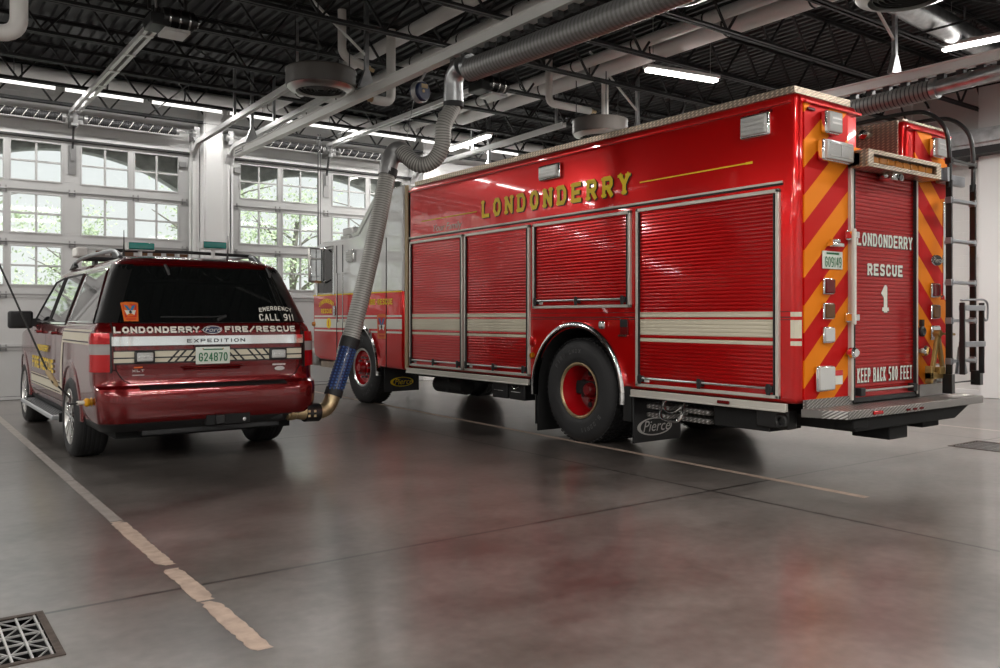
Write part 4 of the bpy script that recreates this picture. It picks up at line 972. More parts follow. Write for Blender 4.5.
# tail lights
def tl(x, z, w, h, lens, name, d=.05):
    o = tb(MB().box(x-w/2, x+w/2, 4.058-d*.7, 4.06, z-h/2, z+h/2), name, 'chrome', bevel=.02, seg=3)
    MB().box(x-w/2+.010, x+w/2-.010, 4.058-d, 4.05, z-h/2+.010, z+h/2-.010).build('lens', lens, o, bevel=.012, seg=3); return o
for x in (6.35, 8.12):
    o = tl(x, 2.945, .20, .19, 'lens_clear', 'upper_strobe_light', .09); MB().box(x-.07, x+.07, 3.964, 3.972, 2.925, 2.94).box(x-.07, x+.07, 3.964, 3.972, 2.965, 2.98).build('lens_rib', 'alu', o)
    tl(x, 1.59, .155, .14, 'lens_maroon', 'stop_light', .038); tl(x, 1.385, .155, .14, 'lens_amber_dark', 'turn_light', .038); tl(x, 1.185, .155, .14, 'lens_clear', 'reverse_light', .038)
o = tl(6.40, 2.71, .40, .18, 'lens_clear', 'rear_scene_light', .1); MB().box(6.24, 6.56, 3.953, 3.957, 2.755, 2.765).box(6.24, 6.56, 3.953, 3.957, 2.655, 2.665).box(6.395, 6.405, 3.953, 3.957, 2.655, 2.765).build('lens_rib', 'alu', o)
tl(6.29, .825, .24, .215, 'lens_clear', 'lower_work_light', .05); tl(8.12, .80, .20, .19, 'lens_clear', 'lower_work_light', .07)
b = MB().box(6.46, 6.57, 4.052, 4.058, .765, .885).box(6.46, 6.57, 4.050, 4.054, .84, .885, 1); tb(b, 'warning_sticker', ['white_vinyl', 'decal_red'])
o = tb(MB().box(6.27, 6.56, 4.045, 4.056, 1.735, 1.885), 'license_plate', 'plate_white', bevel=.005); b = MB(); text(b, 'G09149', 0, .085, .034, .009, .009, fn=lambda u, v, q: (6.415+u, 4.0435-q, 1.752+v)); b.box(6.32, 6.50, 4.0425, 4.0435, 1.858, 1.872); b.build('plate_number', 'plate_green', o, fix=False)
tb(MB().box(6.34, 6.50, 3.99, 4.058, 1.92, 1.955).cyl((6.42, 4.03, 1.955), (6.42, 4.03, 1.985), .045, 16), 'plate_lamp', 'chrome', bevel=.008)
tb(MB().box(6.06, 6.16, 4.04, 4.058, 3.02, 3.045), 'corner_marker', 'lens_maroon', bevel=.006)
for x, z in ((6.665, 1.03), (7.86, 1.02)): tb(MB().lathe((x, 4.03, z), (0,-1,0), [(.0,.05),(.035,.05),(.05,.03),(.05,0),(.03,-.02)], 20).box(x-.06, x+.06, 3.99, 4.04, z-.015, z+.015), 'door_catch', 'chrome')
tb(MB().lathe((7.87, 4.05, 1.20), (0,-1,0), [(.0,.02),(.02,.02),(.035,.03),(.05,.02),(.05,0)], 20).box(7.85, 7.89, 4.03, 4.058, 1.25, 1.31), 'release_handle', 'black_plastic')
# maker oval
o = tb(MB().lathe((0,0,0), (0,-1,0), [(.0,.008),(.095,.008),(.105,.0)], 32), 'maker_oval', 'chrome'); 
for v in o.data.vertices: v.co = Vector((8.17+v.co.x, 4.055+v.co.y, 1.88+v.co.z*.52))
MB().add([(8.17+.088*math.cos(a*PI/16), 4.0455, 1.88+.044*math.sin(a*PI/16)) for a in range(32)], [tuple(range(32))]).build('oval_field', 'black_paint', o, fix=False)
script('Pierce', .07, Matrix.Translation((8.17, 4.044, 1.88)) @ REAR, 'white_vinyl', 'oval_script', o)
# ladder and handrails
lx0, lx1, ly = 8.05, 8.52, 3.88
lad = tb(MB().box(lx0-.012, lx0+.012, ly-.03, ly+.03, .80, 2.62), 'ladder_stile', 'black_paint', bevel=.006)
tb(MB().box(lx1-.012, lx1+.012, ly-.03, ly+.03, .80, 2.62), 'ladder_stile', 'black_paint', bevel=.006)
for z in (2.80, 2.43, 2.05, 1.66, 1.30, .92): tb(MB().box(lx0, lx1+.01, ly-.035, ly+.035, z-.014, z+.014).box(lx0-.02, lx0+.03, ly-.03, ly+.03, z-.03, z+.03).box(lx1-.03, lx1+.02, ly-.03, ly+.03, z-.03, z+.03), 'ladder_rung', 'step_alu' if z < 2.7 else 'black_paint', bevel=.004)
for x, ye in ((lx0, 4.75), (lx1, 4.75)):
    tb(MB().tube(smoothpath([(x, ly, 2.55), (x, ly, 2.90), (x-.01, ly+.04, 3.12), (x-.02, ly+.18, 3.27), (x-.02, ly+.38, 3.315), (x-.03, ye, 3.31), (x-.03, ye+.3, 3.30), (x-.03, ye+.33, 3.2)], 6), .021, 12), 'handrail', 'black_paint')
tb(MB().box(lx0-.02, lx1, 3.95, 4.0, 2.60, 2.70).box(lx0+.1, lx0+.16, 3.9, 4.06, 2.62, 2.68), 'ladder_mount', 'step_alu', bevel=.01)
tb(MB().tube([(8.18, 3.99, 2.45), (8.18, 3.99, 1.52)], .014, 10).box(8.15, 8.24, 3.97, 4.01, 2.43, 2.46).box(8.15, 8.24, 3.97, 4.01, 1.50, 1.54), 'side_grab_rail', 'chrome')
for x in (8.06, 8.44): tb(MB().box(x-.010, x+.010, 3.74, 3.79, .80, 1.47), 'fold_down_stile', 'black_paint', bevel=.005)
for z in (1.42, 1.08): tb(MB().box(8.06, 8.45, 3.73, 3.80, z-.025, z+.025), 'fold_down_rung', 'step_alu', bevel=.005)
tb(MB().tube(smoothpath([(8.02, 3.76, 1.49), (8.4, 3.76, 1.50), (8.50, 3.76, 1.49), (8.55, 3.76, 1.45), (8.55, 3.76, 1.33), (8.51, 3.76, 1.30), (8.47, 3.76, 1.33)], 5), .010, 8), 'fold_down_handle', 'step_alu')
tb(MB().box(8.02, 8.08, 3.84, 3.93, .62, .80).box(8.49, 8.55, 3.80, 3.89, .68, .82).tube([(8.08, 3.86, .72), (8.50, 3.86, .72)], .008, 8), 'ladder_foot', 'black_paint', bevel=.006)
tb(MB().bar((8.18, 3.84, 1.05), (8.28, 3.84, .80), .03, .03).bar((8.18, 3.84, 1.05), (8.12, 3.84, .8), .03, .03), 'ladder_strut', 'step_alu')
b = MB().bar((7.98, 3.95, 1.18), (7.86, 3.95, .80), .045, .03, up=(0,1,0)).bar((7.98, 3.95, 1.18), (8.08, 3.95, .80), .045, .03, up=(0,1,0)).box(7.80, 8.12, 3.92, 3.98, .76, .82).box(7.80, 7.84, 3.92, 3.98, .72, .88).box(7.92, 8.02, 3.90, 3.96, .80, .87).cyl((7.98, 3.92, 1.18), (7.98, 3.98, 1.18), .035, 14)
b.tube([(7.98, 3.95, 1.18), (8.2, 3.9, 1.17)], .012, 8); tb(b, 'folding_arm', 'jack_gold', bevel=.004)
# ---- cab
low = [(10.46,.58),(13.30,.62),(13.52,.66),(13.58,.85),(13.58,1.74),(10.46,1.74)]
cab = tb(MB().prism(low, 'x', 5.95, 8.49), 'cab_lower', ['truck_red', 'under'], bevel=0)
bv = cab.modifiers.new('Bevel', 'BEVEL'); bv.width = .05; bv.segments = 3; bv.limit_method = 'ANGLE'
bpy.context.view_layer.update(); me = bpy.data.meshes.new_from_object(cab.evaluated_get(bpy.context.evaluated_depsgraph_get())); cab.modifiers.clear(); cab.data = me
cut(cab, wellcut(11.87, .68, 5.8, 6.6))
upper = [(10.46,1.70),(13.57,1.70),(13.50,2.40),(13.38,2.56),(13.2,2.60),(12.08,2.60),(11.85,2.62),(11.25,3.13),(11.05,3.20),(10.46,3.22)]
o = tb(MB().prism(upper, 'x', 5.95, 8.49), 'cab_upper', 'white_paint', bevel=.03, seg=3)
# windows
def quadx(mb, pts, x, t=.01, mi=0): mb.prism(pts, 'x', x-t, x, mi)
wq = [(12.78,1.74),(13.36,1.74),(13.36,2.36),(13.22,2.46),(12.78,2.46)]
for nm, xx in (('door_window', 5.95), ('door_window', 8.50)):
    o2 = MB(); quadx(o2, wq, xx); o2 = o2.build(nm, 'glass_dark', o)
wr = [(10.60,1.80),(11.05,1.80),(11.05,2.46),(10.60,2.46)]
b = MB().tube([(5.938, p[0], p[1]) for p in [(12.74,1.70),(12.74,2.50),(13.24,2.50),(13.40,2.38),(13.40,1.70)]], .016, 8); b.build('window_frame', 'chrome', o)
MB().prism([(12.05,2.60),(11.83,2.61),(11.22,3.12),(11.30,3.16),(11.9,2.66),(12.08,2.64)], 'x', 5.935, 5.95).build('roof_slope_edge', 'alu', o, bevel=.004)
MB().add([(6.15, 11.84, 2.64), (8.29, 11.84, 2.64), (8.29, 11.32, 3.085), (6.15, 11.32, 3.085)], [(0,1,2,3)]).build('raised_roof_window', 'glass_dark', o, fix=False)
MB().add([(6.15, 13.59, 1.80), (8.29, 13.59, 1.80), (8.25, 13.52, 2.42), (6.19, 13.52, 2.42)], [(0,3,2,1)]).build('windshield', 'glass_dark', o, fix=False)
# beacon bar on the low roof
o2 = MB().box(6.1, 8.34, 12.35, 12.75, 2.66, 2.80).build('light_bar', 'lens_clear', o, bevel=.03)
MB().box(6.05, 8.39, 12.4, 12.7, 2.60, 2.66).build('light_bar_base', 'alu', o)
# mirror
mr = tb(MB().box(5.60, 5.86, 12.93, 13.00, 1.90, 2.48), 'cab_mirror', 'alu', bevel=.03); MB().box(5.625, 5.835, 12.925, 12.932, 1.93, 2.28).box(5.625, 5.835, 12.925, 12.932, 2.30, 2.45).build('mirror_glass', 'mirror', mr, bevel=.004)
MB().tube(smoothpath([(5.86, 12.99, 2.42), (5.92, 13.0, 2.48), (5.96, 13.1, 2.52)], 4), .014, 8).tube(smoothpath([(5.86, 12.99, 1.96), (5.92, 13.02, 1.92), (5.96, 13.1, 1.9)], 4), .014, 8).build('mirror_arm', 'chrome', mr)
tb(MB().box(5.946, 5.955, 10.5, 13.56, 1.695, 1.712), 'cab_pinstripe', 'gold')
b = MB()
for z0, z1 in ((1.337,1.365),(1.161,1.309),(1.10,1.128)): b.box(5.9465, 5.956, 10.5, 13.5, z0, z1)
cs = tb(b, 'cab_stripe', ['white_vinyl', 'under']); cut(cs, [MB().cyl((5.8, 11.87, .52), (6.9, 11.87, .52), .68, 48).build('c', 'under')])
archtrim(11.87, .54, .67, .05)
b = MB()
def cf(py, pz): return lambda u, v, q: (5.946-q, py-u, pz+v)
yc, zc = onX(5.95, 380, 302); text(b, 'FIRE-RESCUE', 0, .085, .062, .018, .018, fn=cf(yc, zc-.04), serif=.014); 
yc, zc = onX(5.95, 327, 306); text(b, 'LONDONDERRY', 0, .075, .042, .014, .012, fn=cf(13.02, 1.50), arch=.07); text(b, 'RESCUE', 0, .075, .055, .016, .018, fn=cf(13.02, 1.40))
tb(b, 'cab_lettering', 'gold', fix=False)
o = tb(MB().cyl((5.95, 12.93, 1.235), (5.943, 12.93, 1.235), .085, 28), 'unit_number', 'gold'); b = MB(); text(b, '1', 0, .10, .06, .022, 0, fn=cf(12.93, 1.185), off=.004); b.build('number_one', 'decal_red', o, fix=False)
yc, zc = onX(5.95, 382, 331)
def crest(parent, f, s, name='crest_decal'):
    out = [(-.5,.62),(.5,.62),(.42,-.55),(-.42,-.55)]; b = MB()
    b.add([f(u*s, v*s, .001) for u, v in [(-.5,.58),(-.25,.64),(.25,.64),(.5,.58),(.42,-.58),(-.42,-.58)]], [tuple(range(6))], 0)
    b.add([f(u*s, v*s, .002) for u, v in [(-.40,.48),(.40,.48),(.33,-.32),(-.33,-.32)]], [(0,1,2,3)], 1)
    b.add([f(u*s, v*s, .003) for u, v in [(-.34,.45),(-.14,.40),(.0,.12),(-.10,.05)]], [(0,1,2,3)], 2); b.add([f(u*s, v*s, .003) for u, v in [(.34,.45),(.14,.40),(.0,.12),(.10,.05)]], [(0,1,2,3)], 2)
    b.add([f(u*s, v*s, .0035) for u, v in [(-.33,.12),(-.05,.10),(.0,-.06),(-.22,-.18)]], [(0,1,2,3)], 3); b.add([f(u*s, v*s, .0035) for u, v in [(.33,.12),(.05,.10),(.0,-.06),(.22,-.18)]], [(0,1,2,3)], 3)
    b.add([f(u*s+.0, v*s, .004) for u, v in [(.09*math.cos(k*PI/6), .0+.09*math.sin(k*PI/6)) for k in range(12)]], [tuple(range(12))], 4)
    b.add([f(u*s, v*s, .003) for u, v in [(-.30,-.40),(.30,-.40),(.28,-.47),(-.28,-.47)]], [(0,1,2,3)], 1)
    return b.build(name, ['decal_orange', 'decal_red', 'decal_blue', 'white_vinyl', 'black_paint'], parent, fix=False)
crest(T, lambda u, v, q: (5.946-q, yc-u, zc+.06+v), .30)
for y0, y1, z0, z1 in ((12.62, 12.64, .75, 2.5), (12.40, 12.42, .9, 2.5), (10.95, 10.965, .6, 2.5)): tb(MB().box(5.944, 5.952, y0, y1, z0, z1), 'door_gap', 'under')
for yy in (12.52, 12.30): tb(MB().tube([(5.90, yy, 1.25), (5.90, yy, 2.05)], .014, 10).tube([(5.90, yy, 1.27), (5.95, yy, 1.27)], .012, 8).tube([(5.90, yy, 2.03), (5.95, yy, 2.03)], .012, 8), 'cab_grab_rail', 'chrome')
tb(MB().box(5.925, 5.95, 12.66, 12.74, 1.36, 1.52).box(5.92, 5.93, 12.68, 12.72, 1.40, 1.47), 'cab_door_handle', 'chrome', bevel=.008)
rlight(11.93+.15, 2.30, .24, .2, name='cab_side_light')
tb(MB().lathe((5.95, 13.50, 1.22), (-1,0,0), [(.0,.05),(.03,.045),(.04,.02),(.04,0)], 16), 'cab_marker', 'lens_amber')
tb(MB().box(6.0, 8.44, 13.55, 13.95, .50, .78), 'front_bumper', 'alu', bevel=.05); tb(MB().box(6.5, 7.94, 13.56, 13.60, .9, 1.55), 'front_grille', 'chrome', bevel=.02)
tb(MB().box(5.97, 6.9, 12.66, 13.3, .50, .60), 'cab_step', 'tread_plate', bevel=.006)
tb(MB().box(5.965, 5.985, 10.36, 10.44, .6, 3.2).box(6.02, 8.42, 10.30, 10.46, .7, 3.1, 1), 'cab_gap_seal', ['tan_rubber', 'cord_black'])  # tan strip paints the gap's lit edge, black block its darkness
# ================================================================== SUV
SX, SY = 2.44, 7.66
suv = thing('suv', 'maroon fire department SUV seen from behind, with exhaust hose clamped to its tailpipe', 'car', (SX, SY, 0), local=True)
def interp(tb_, z):
    if z <= tb_[0][0]: return tb_[0][1]
    for (a, p), (b_, q) in zip(tb_[:-1], tb_[1:]):
        if z <= b_: return p+(q-p)*(z-a)/(b_-a)
    return tb_[-1][1]
YRt = [(.34,.12),(.42,.03),(.52,.0),(.66,.0),(.715,.02),(.74,.10),(.78,.115),(1.0,.115),(1.20,.125),(1.26,.15),(1.30,.175),(1.80,.40),(1.835,.43),(1.87,.50),(1.90,.62),(1.925,.9),(1.94,1.3)]
YFt = [(.34,5.40),(.45,5.56),(.55,5.60),(.95,5.60),(1.05,5.55),(1.10,5.42),(1.13,5.2),(1.17,4.85),(1.20,4.55),(1.24,4.42),(1.30,4.32),(1.80,3.62),(1.86,3.48),(1.90,3.3),(1.925,3.0),(1.94,2.7)]
Wt = [(.34,.93),(.42,.97),(.55,.99),(.85,1.0),(1.15,.995),(1.24,.975),(1.28,.95),(1.5,.875),(1.76,.785),(1.82,.755),(1.86,.70),(1.90,.62),(1.925,.48),(1.94,.30)]
def RX(z): return .26 if z < 1.85 else .26*max(.3, (interp(Wt, z)/.75))
RYY = .15
def half(z, y):
    w = interp(Wt, z); yr = interp(YRt, z); ry = RYY; rx = RX(z); 
    if y < yr+ry:
        q = max(0, min(1, (yr+ry-y)/ry)); w = w-rx*(1-math.sqrt(1-q*q))
    if y > 4.4 and z < 1.25: w -= .10*((y-4.4)/1.2)**2
    return w
def rearpt(z, s, off=0):
    w = interp(Wt, z); yr = interp(YRt, z); rx = RX(z); ry = RYY; sg = 1 if s >= 0 else -1; a = abs(s)
    flat = w-rx; La = PI/2*math.sqrt((rx*rx+ry*ry)/2)
    if a <= flat: x, y, nx, ny = a, yr, 0, -1
    elif a <= flat+La:
        t = (a-flat)/La*PI/2; x = flat+rx*math.sin(t); y = yr+ry*(1-math.cos(t)); nx, ny = math.sin(t)/rx, -math.cos(t)/ry; n = math.hypot(nx, ny); nx /= n; ny /= n
    else: x, y, nx, ny = w, yr+ry+(a-flat-La), 1, 0
    return (sg*(x+nx*off), y+ny*off, z)
def rear_xy(x, z, off=0):
    w = interp(Wt, z); rx = RX(z); a = abs(x); flat = w-rx; y = interp(YRt, z)
    if a > flat: q = min(1, (a-flat)/rx); y += RYY*(1-math.sqrt(1-q*q))
    return (x, y-off, z)
zs = sorted(set([.34,.37,.42,.47,.52,.58,.66,.69,.715,.728,.74,.76,.80,.88,.95,1.0,1.05,1.08,1.10,1.115,1.13,1.15,1.17,1.185,1.20,1.22,1.24,1.26,1.28,1.30,1.35,1.4,1.46,1.52,1.58,1.64,1.70,1.76,1.80,1.82,1.835,1.85,1.86,1.87,1.885,1.90,1.915,1.925,1.94]))
def contour(z):
    w = interp(Wt, z); yr = interp(YRt, z); yf = interp(YFt, z); rx = RX(z); P = []
    n1, n2, n3, n4, n5 = 6, 8, 40, 8, 8
    for i in range(n1): P.append(rearpt(z, (w-rx)*i/n1)[:2])
    La = PI/2*math.sqrt((rx*rx+RYY*RYY)/2)
    for i in range(n2): P.append(rearpt(z, w-rx+La*i/n2)[:2])
    fr = .30; y0 = yr+RYY; y1 = yf-fr
    for i in range(n3): y = y0+(y1-y0)*i/n3; P.append((half(z, y) if y > y0+.01 else w, y))
    wf = half(z, y1); fx = min(.45, wf*.6)
    for i in range(n4): t = i/n4*PI/2; P.append((wf-fx*(1-math.cos(t)), y1+fr*math.sin(t)))
    for i in range(n5+1): P.append(((wf-fx)*(1-i/n5), yf))
    return P
b = MB(); rows = []
for z in zs:
    h = contour(z); ring = h+[(-x, y) for x, y in h[-2:0:-1]]; rows.append([(x, y, z) for x, y in ring])
n = len(rows[0])
for r in rows: b.v += r
for i in range(len(rows)-1):
    for k in range(n): 
        z = (zs[i]+zs[i+1])/2; y = (rows[i][k][1]+rows[i][(k+1) % n][1])/2
        mi = 1 if z < .40 else 0
        b.f.append((i*n+k, i*n+(k+1) % n, (i+1)*n+(k+1) % n, (i+1)*n+k)); b.m.append(mi)
b.f.append(tuple(range(n))[::-1]); b.m.append(1); b.f.append(tuple(range((len(rows)-1)*n, len(rows)*n))); b.m.append(0)
sb = b.build('body', ['suv_red', 'black_plastic', 'under'], suv, smooth=28)
AX = (1.29, 4.62); RW = .385
cut(sb, [MB().cyl((sx*.55, y, RW+.03), (sx*1.3, y, RW+.03), .455, 48).build('c', 'under') for sx in (-1, 1) for y in AX])
def sbld(mb, name, mats, **k): return mb.build(name, mats, suv, **k)
def rpatch(mb, x0, x1, z0, z1, off, nx=24, nz=4, mi=0, xt=None, fnx=None):
    """skin patch on the tail; xt = x-range at the top"""
    xa, xb = xt or (x0, x1); vs = []
    for j in range(nz+1):
        v = j/nz; z = z0+(z1-z0)*v; l = x0+(xa-x0)*v; r = x1+(xb-x1)*v
        for i in range(nx+1): vs.append(rear_xy(l+(r-l)*i/nx, z, off))
    return mb.add(vs, [(j*(nx+1)+i, j*(nx+1)+i+1, (j+1)*(nx+1)+i+1, (j+1)*(nx+1)+i) for j in range(nz) for i in range(nx)], mi)
def spatch(mb, s0, s1, z0, z1, off, ns=16, nz=6, mi=0, closed=.02):
    for sg in (1,):
        vs = []; m = (ns+1)*(nz+1)
        for o in (off, off-closed):
            for j in range(nz+1):
                for i in range(ns+1): vs.append(rearpt(z0+(z1-z0)*j/nz, s0+(s1-s0)*i/ns, o))
        fs = [(j*(ns+1)+i, j*(ns+1)+i+1, (j+1)*(ns+1)+i+1, (j+1)*(ns+1)+i) for j in range(nz) for i in range(ns)]
        fs += [tuple(m+k for k in f[::-1]) for f in fs]
        for i in range(ns): fs += [(i, i+1, m+i+1, m+i), (nz*(ns+1)+i, nz*(ns+1)+i+1, m+nz*(ns+1)+i+1, m+nz*(ns+1)+i)]
        for j in range(nz): fs += [(j*(ns+1), (j+1)*(ns+1), m+(j+1)*(ns+1), m+j*(ns+1)), (j*(ns+1)+ns, (j+1)*(ns+1)+ns, m+(j+1)*(ns+1)+ns, m+j*(ns+1)+ns)]
        mb.add(vs, fs, mi)
    return mb
def qpatch(mb, sg, c, off, nu=10, nv=6, mi=0):
    """side skin patch, corners (y,z): low-rear, low-front, top-front, top-rear"""
    vs = []
    for j in range(nv+1):
        v = j/nv
        for i in range(nu+1):
            u = i/nu; y = (c[0][0]*(1-u)+c[1][0]*u)*(1-v)+(c[3][0]*(1-u)+c[2][0]*u)*v; z = (c[0][1]*(1-u)+c[1][1]*u)*(1-v)+(c[3][1]*(1-u)+c[2][1]*u)*v
            vs.append((sg*(half(z, y)+off), y, z))
    return mb.add(vs, [(j*(nu+1)+i, j*(nu+1)+i+1, (j+1)*(nu+1)+i+1, (j+1)*(nu+1)+i) for j in range(nv) for i in range(nu)], mi)
def P_(px_, py_, yl=.12): X, Z = onY(SY+yl, px_, py_); return X-SX, Z
# rear window and pillars
b = MB(); rpatch(b, -.90, .90, 1.285, 1.80, .006, 40, 10, 0, xt=(-.735, .735)); g = sbld(b, 'rear_window', 'glass_dark', fix=False)
b = MB()
for sg in (-1, 1): 
    vs = []
    for j in range(9):
        z = 1.285+.53*j/8; w = interp(Wt, z)
        for i in range(7): vs.append(rearpt(z, sg*(w-RX(z)+.10+.05*i), .0075))
    b.add(vs, [(j*7+i, j*7+i+1, (j+1)*7+i+1, (j+1)*7+i) for j in range(8) for i in range(6)])
sbld(b, 'rear_pillar', 'black_paint', fix=False)
b = MB(); rpatch(b, -.72, .72, 1.812, 1.85, .016, 30, 3); sbld(b, 'spoiler_lip', 'suv_bumper', fix=False)
b = MB().tube([rear_xy(-.36, 1.815, .03), rear_xy(-.345, 1.76, .035), rear_xy(-.335, 1.72, .02)], [.012, .016, .010], 8).tube([rear_xy(.60, 1.815, .03), rear_xy(.615, 1.76, .035), rear_xy(.62, 1.72, .02)], [.012, .016, .010], 8); b.build('glass_hinge', 'dark_metal', g)
b = MB().tube([rear_xy(-.45+.0, 1.335, .012), rear_xy(0, 1.335, .012), rear_xy(.12, 1.345, .014)], .006, 8).tube([rear_xy(.05, 1.31, .02), rear_xy(.13, 1.345, .02)], .014, 8); b.build('rear_wiper', 'cord_black', g)
x, z = P_(131, 312, .18); crest(g, lambda u, v, q: rear_xy(x+u, z+v, .009+q), .14, 'window_crest')
b = MB(); x2, z2 = P_(277, 317, .18)
text(b, 'CALL 911', 0, .065, .040, .011, .012, fn=lambda u, v, q: rear_xy(x2+u, z2-.035+v, .009+q)); text(b, 'EMERGENCY', 0, .040, .030, .008, .008, fn=lambda u, v, q: rear_xy(x2+u, z2+.045+v+0*u, .009+q), arch=.02)
b.build('window_lettering', 'white_vinyl', g, fix=False)
# seams
b = MB()
def seam(pts, wd=.008, off=.004):
    for (xa, za), (xb, zb) in zip(pts[:-1], pts[1:]):
        n = 8; d = Vector((xb-xa, zb-za)).normalized(); nn = Vector((-d.y, d.x))*wd/2
        for i in range(n):
            p = Vector((xa, za)).lerp(Vector((xb, zb)), i/n); q = Vector((xa, za)).lerp(Vector((xb, zb)), (i+1)/n)
            b.add([rear_xy(p.x+nn.x, p.y+nn.y, off), rear_xy(p.x-nn.x, p.y-nn.y, off), rear_xy(q.x-nn.x, q.y-nn.y, off), rear_xy(q.x+nn.x, q.y+nn.y, off)], [(0,1,2,3)])
seam([(-.86, 1.285), (-.845, 1.0), (-.83, .87), (-.78, .79), (-.72, .755)]); seam([(.86, 1.285), (.845, 1.0), (.83, .87), (.78, .79), (.72, .755)]); seam([(-.90, 1.285), (.90, 1.285)], .012); seam([(-.93,.875),(-.835,.875)]); seam([(.835,.875),(.93,.875)])
sbld(b, 'tailgate_seam', 'pit', fix=False)
# lettering on tailgate
b = MB()
xa, za = P_(158, 331); xb, zb = P_(261, 329)
def rt(xc, z0, base=.006): return lambda u, v, q: rear_xy(xc+u, z0+v, base+q)
for st_, xc in (('LONDONDERRY', xa), ('FIRE/RESCUE', xb)):
    text(b, st_, 0, .055, .054, .0145, .0125, fn=rt(xc, 1.195), off=.002, mi=0); text(b, st_, 0, .055, .054, .0145, .0125, fn=rt(xc+.002, 1.194), off=.0008, mi=1, grow=.006)
sbld(b, 'tailgate_lettering', ['white_vinyl', 'black_paint'], fix=False)
x, z = P_(212, 330); o = MB().lathe((0,0,0), (0,-1,0), [(.0,.012),(.088,.012),(.095,.0)], 32); o = sbld(o, 'maker_oval', 'chrome')
for v in o.data.vertices: v.co = Vector((x+v.co.x, .118+v.co.y, 1.218+v.co.z*.42))
MB().add([(x+.080*math.cos(a*PI/16), .1035, 1.218+.031*math.sin(a*PI/16)) for a in range(32)], [tuple(range(32))]).build('oval_field', 'reel_blue', o, fix=False)
script('Ford', .062, Matrix.Translation((x, .1025, 1.218)) @ REAR, 'chrome', 'oval_script', o, sx=1.2)
# chrome applique
b = MB(); spatch(b, -.855, .855, 1.085, 1.165, .022, 48, 4, closed=.03); o = sbld(b, 'chrome_trim', 'chrome', smooth=50)
x, z = P_(205, 345); b = MB(); text(b, 'EXPEDITION', 0, .032, .042, .007, .018, fn=rt(.02, 1.105, .0235)); b.build('trim_lettering', 'dark_metal', o, fix=False)
# striped band
b = MB(); rpatch(b, -.85, .85, .925, 1.045, .004, 48, 2, 1)
rpatch(b, -.85, .85, .938, .972, .006, 48, 1, 0); rpatch(b, -.85, .85, .984, 1.034, .006, 48, 1, 0)
for x0 in (-.42, -.36, -.28, -.22, .20, .27, .40, .47, .55):
    sl = .10 if x0 < 0 else -.10
    rpatch(b, x0, x0+.022, .93, 1.04, .0075, 2, 2, 1, xt=(x0+sl, x0+.022+sl))
sbld(b, 'tailgate_stripe', ['cream', 'black_paint'], fix=False)
for pxx, nm in ((144, 361), (277, 354)):
    x, z = P_(pxx, nm); z = .985
    o = sbld(MB().box(x-.085, x+.085, .075, .115, z-.055, z+.055), 'warning_light', 'dark_metal', bevel=.014); MB().box(x-.068, x+.068, .064, .09, z-.040, z+.040).build('lens', 'lens_clear', o, bevel=.012)
    q = MB()
    for k in range(5): q.cyl((x-.05+.025*k, .064, z), (x-.05+.025*k, .0625, z), .009, 10)
    q.build('led_dots', 'chrome', o)
x, z = P_(212, 359); z = .985
o = sbld(MB().box(x-.155, x+.155, .085, .098, z-.078, z+.078), 'license_plate', 'plate_white', bevel=.012, seg=3); b = MB(); text(b, 'G24870', 0, .078, .036, .0105, .0085, fn=lambda u, v, q: (x+u, .0825-q, z-.052+v)); b.box(x-.09, x+.09, .0825, .084, z+.050, z+.060); b.build('plate_number', 'plate_green', o, fix=False)
MB().cyl((x-.09, .086, z+.062), (x-.09, .082, z+.062), .007, 10).cyl((x+.09, .086, z+.062), (x+.09, .082, z+.062), .007, 10).build('plate_screw', 'brass', o)
sbld(MB().box(x-.28, x+.28, .09, .13, .875, .895).box(x-.26, x+.26, .10, .12, .855, .875), 'handle_recess', 'suv_bumper', bevel=.012)
sbld(MB().box(x-.16, x+.16, .085, .12, 1.066, 1.078), 'plate_lamp', 'black_plastic')
b = MB(); xx, _ = P_(138, 380); text(b, 'XLT', 0, .022, .028, .006, .008, fn=rt(xx, .855)); rpatch(b, xx-.05, xx+.05, .825, .833, .006); sbld(b, 'trim_badge', 'chrome', fix=False)
b = MB(); rpatch(b, xx-.035, xx+.035, .890, .902, .006, 4, 1); sbld(b, 'orange_decal', 'decal_orange', fix=False)
b = MB(); xx, _ = P_(279, 370); rpatch(b, xx-.07, xx+.06, .915-.04, .925-.035, .007, 4, 1); b.add([rear_xy(xx+.05*math.cos(a*PI/10), .845+.02*math.sin(a*PI/10), .008) for a in range(20)], [tuple(range(20))]); sbld(b, 'model_badge', 'chrome', fix=False)
# taillights
for sg in (-1, 1):
    b = MB(); c = []
    s0 = sg*.855
    def tl2(z0, z1, mi, off=.020): spatch(b, s0, sg*1.10, z0, z1, off, 12, 5, mi, .03)
    tl2(.86, 1.01, 2); tl2(1.01, 1.10, 1, .018); tl2(1.10, 1.195, 0, .022)
    o = sbld(b, 'taillight', ['lens_red', 'lens_smoke', 'lens_red'], smooth=50)
    q = MB(); spatch(q, sg*.842, s0, .855, 1.20, .024, 2, 4, 0, .03); q.build('taillight_edge', 'black_paint', o)
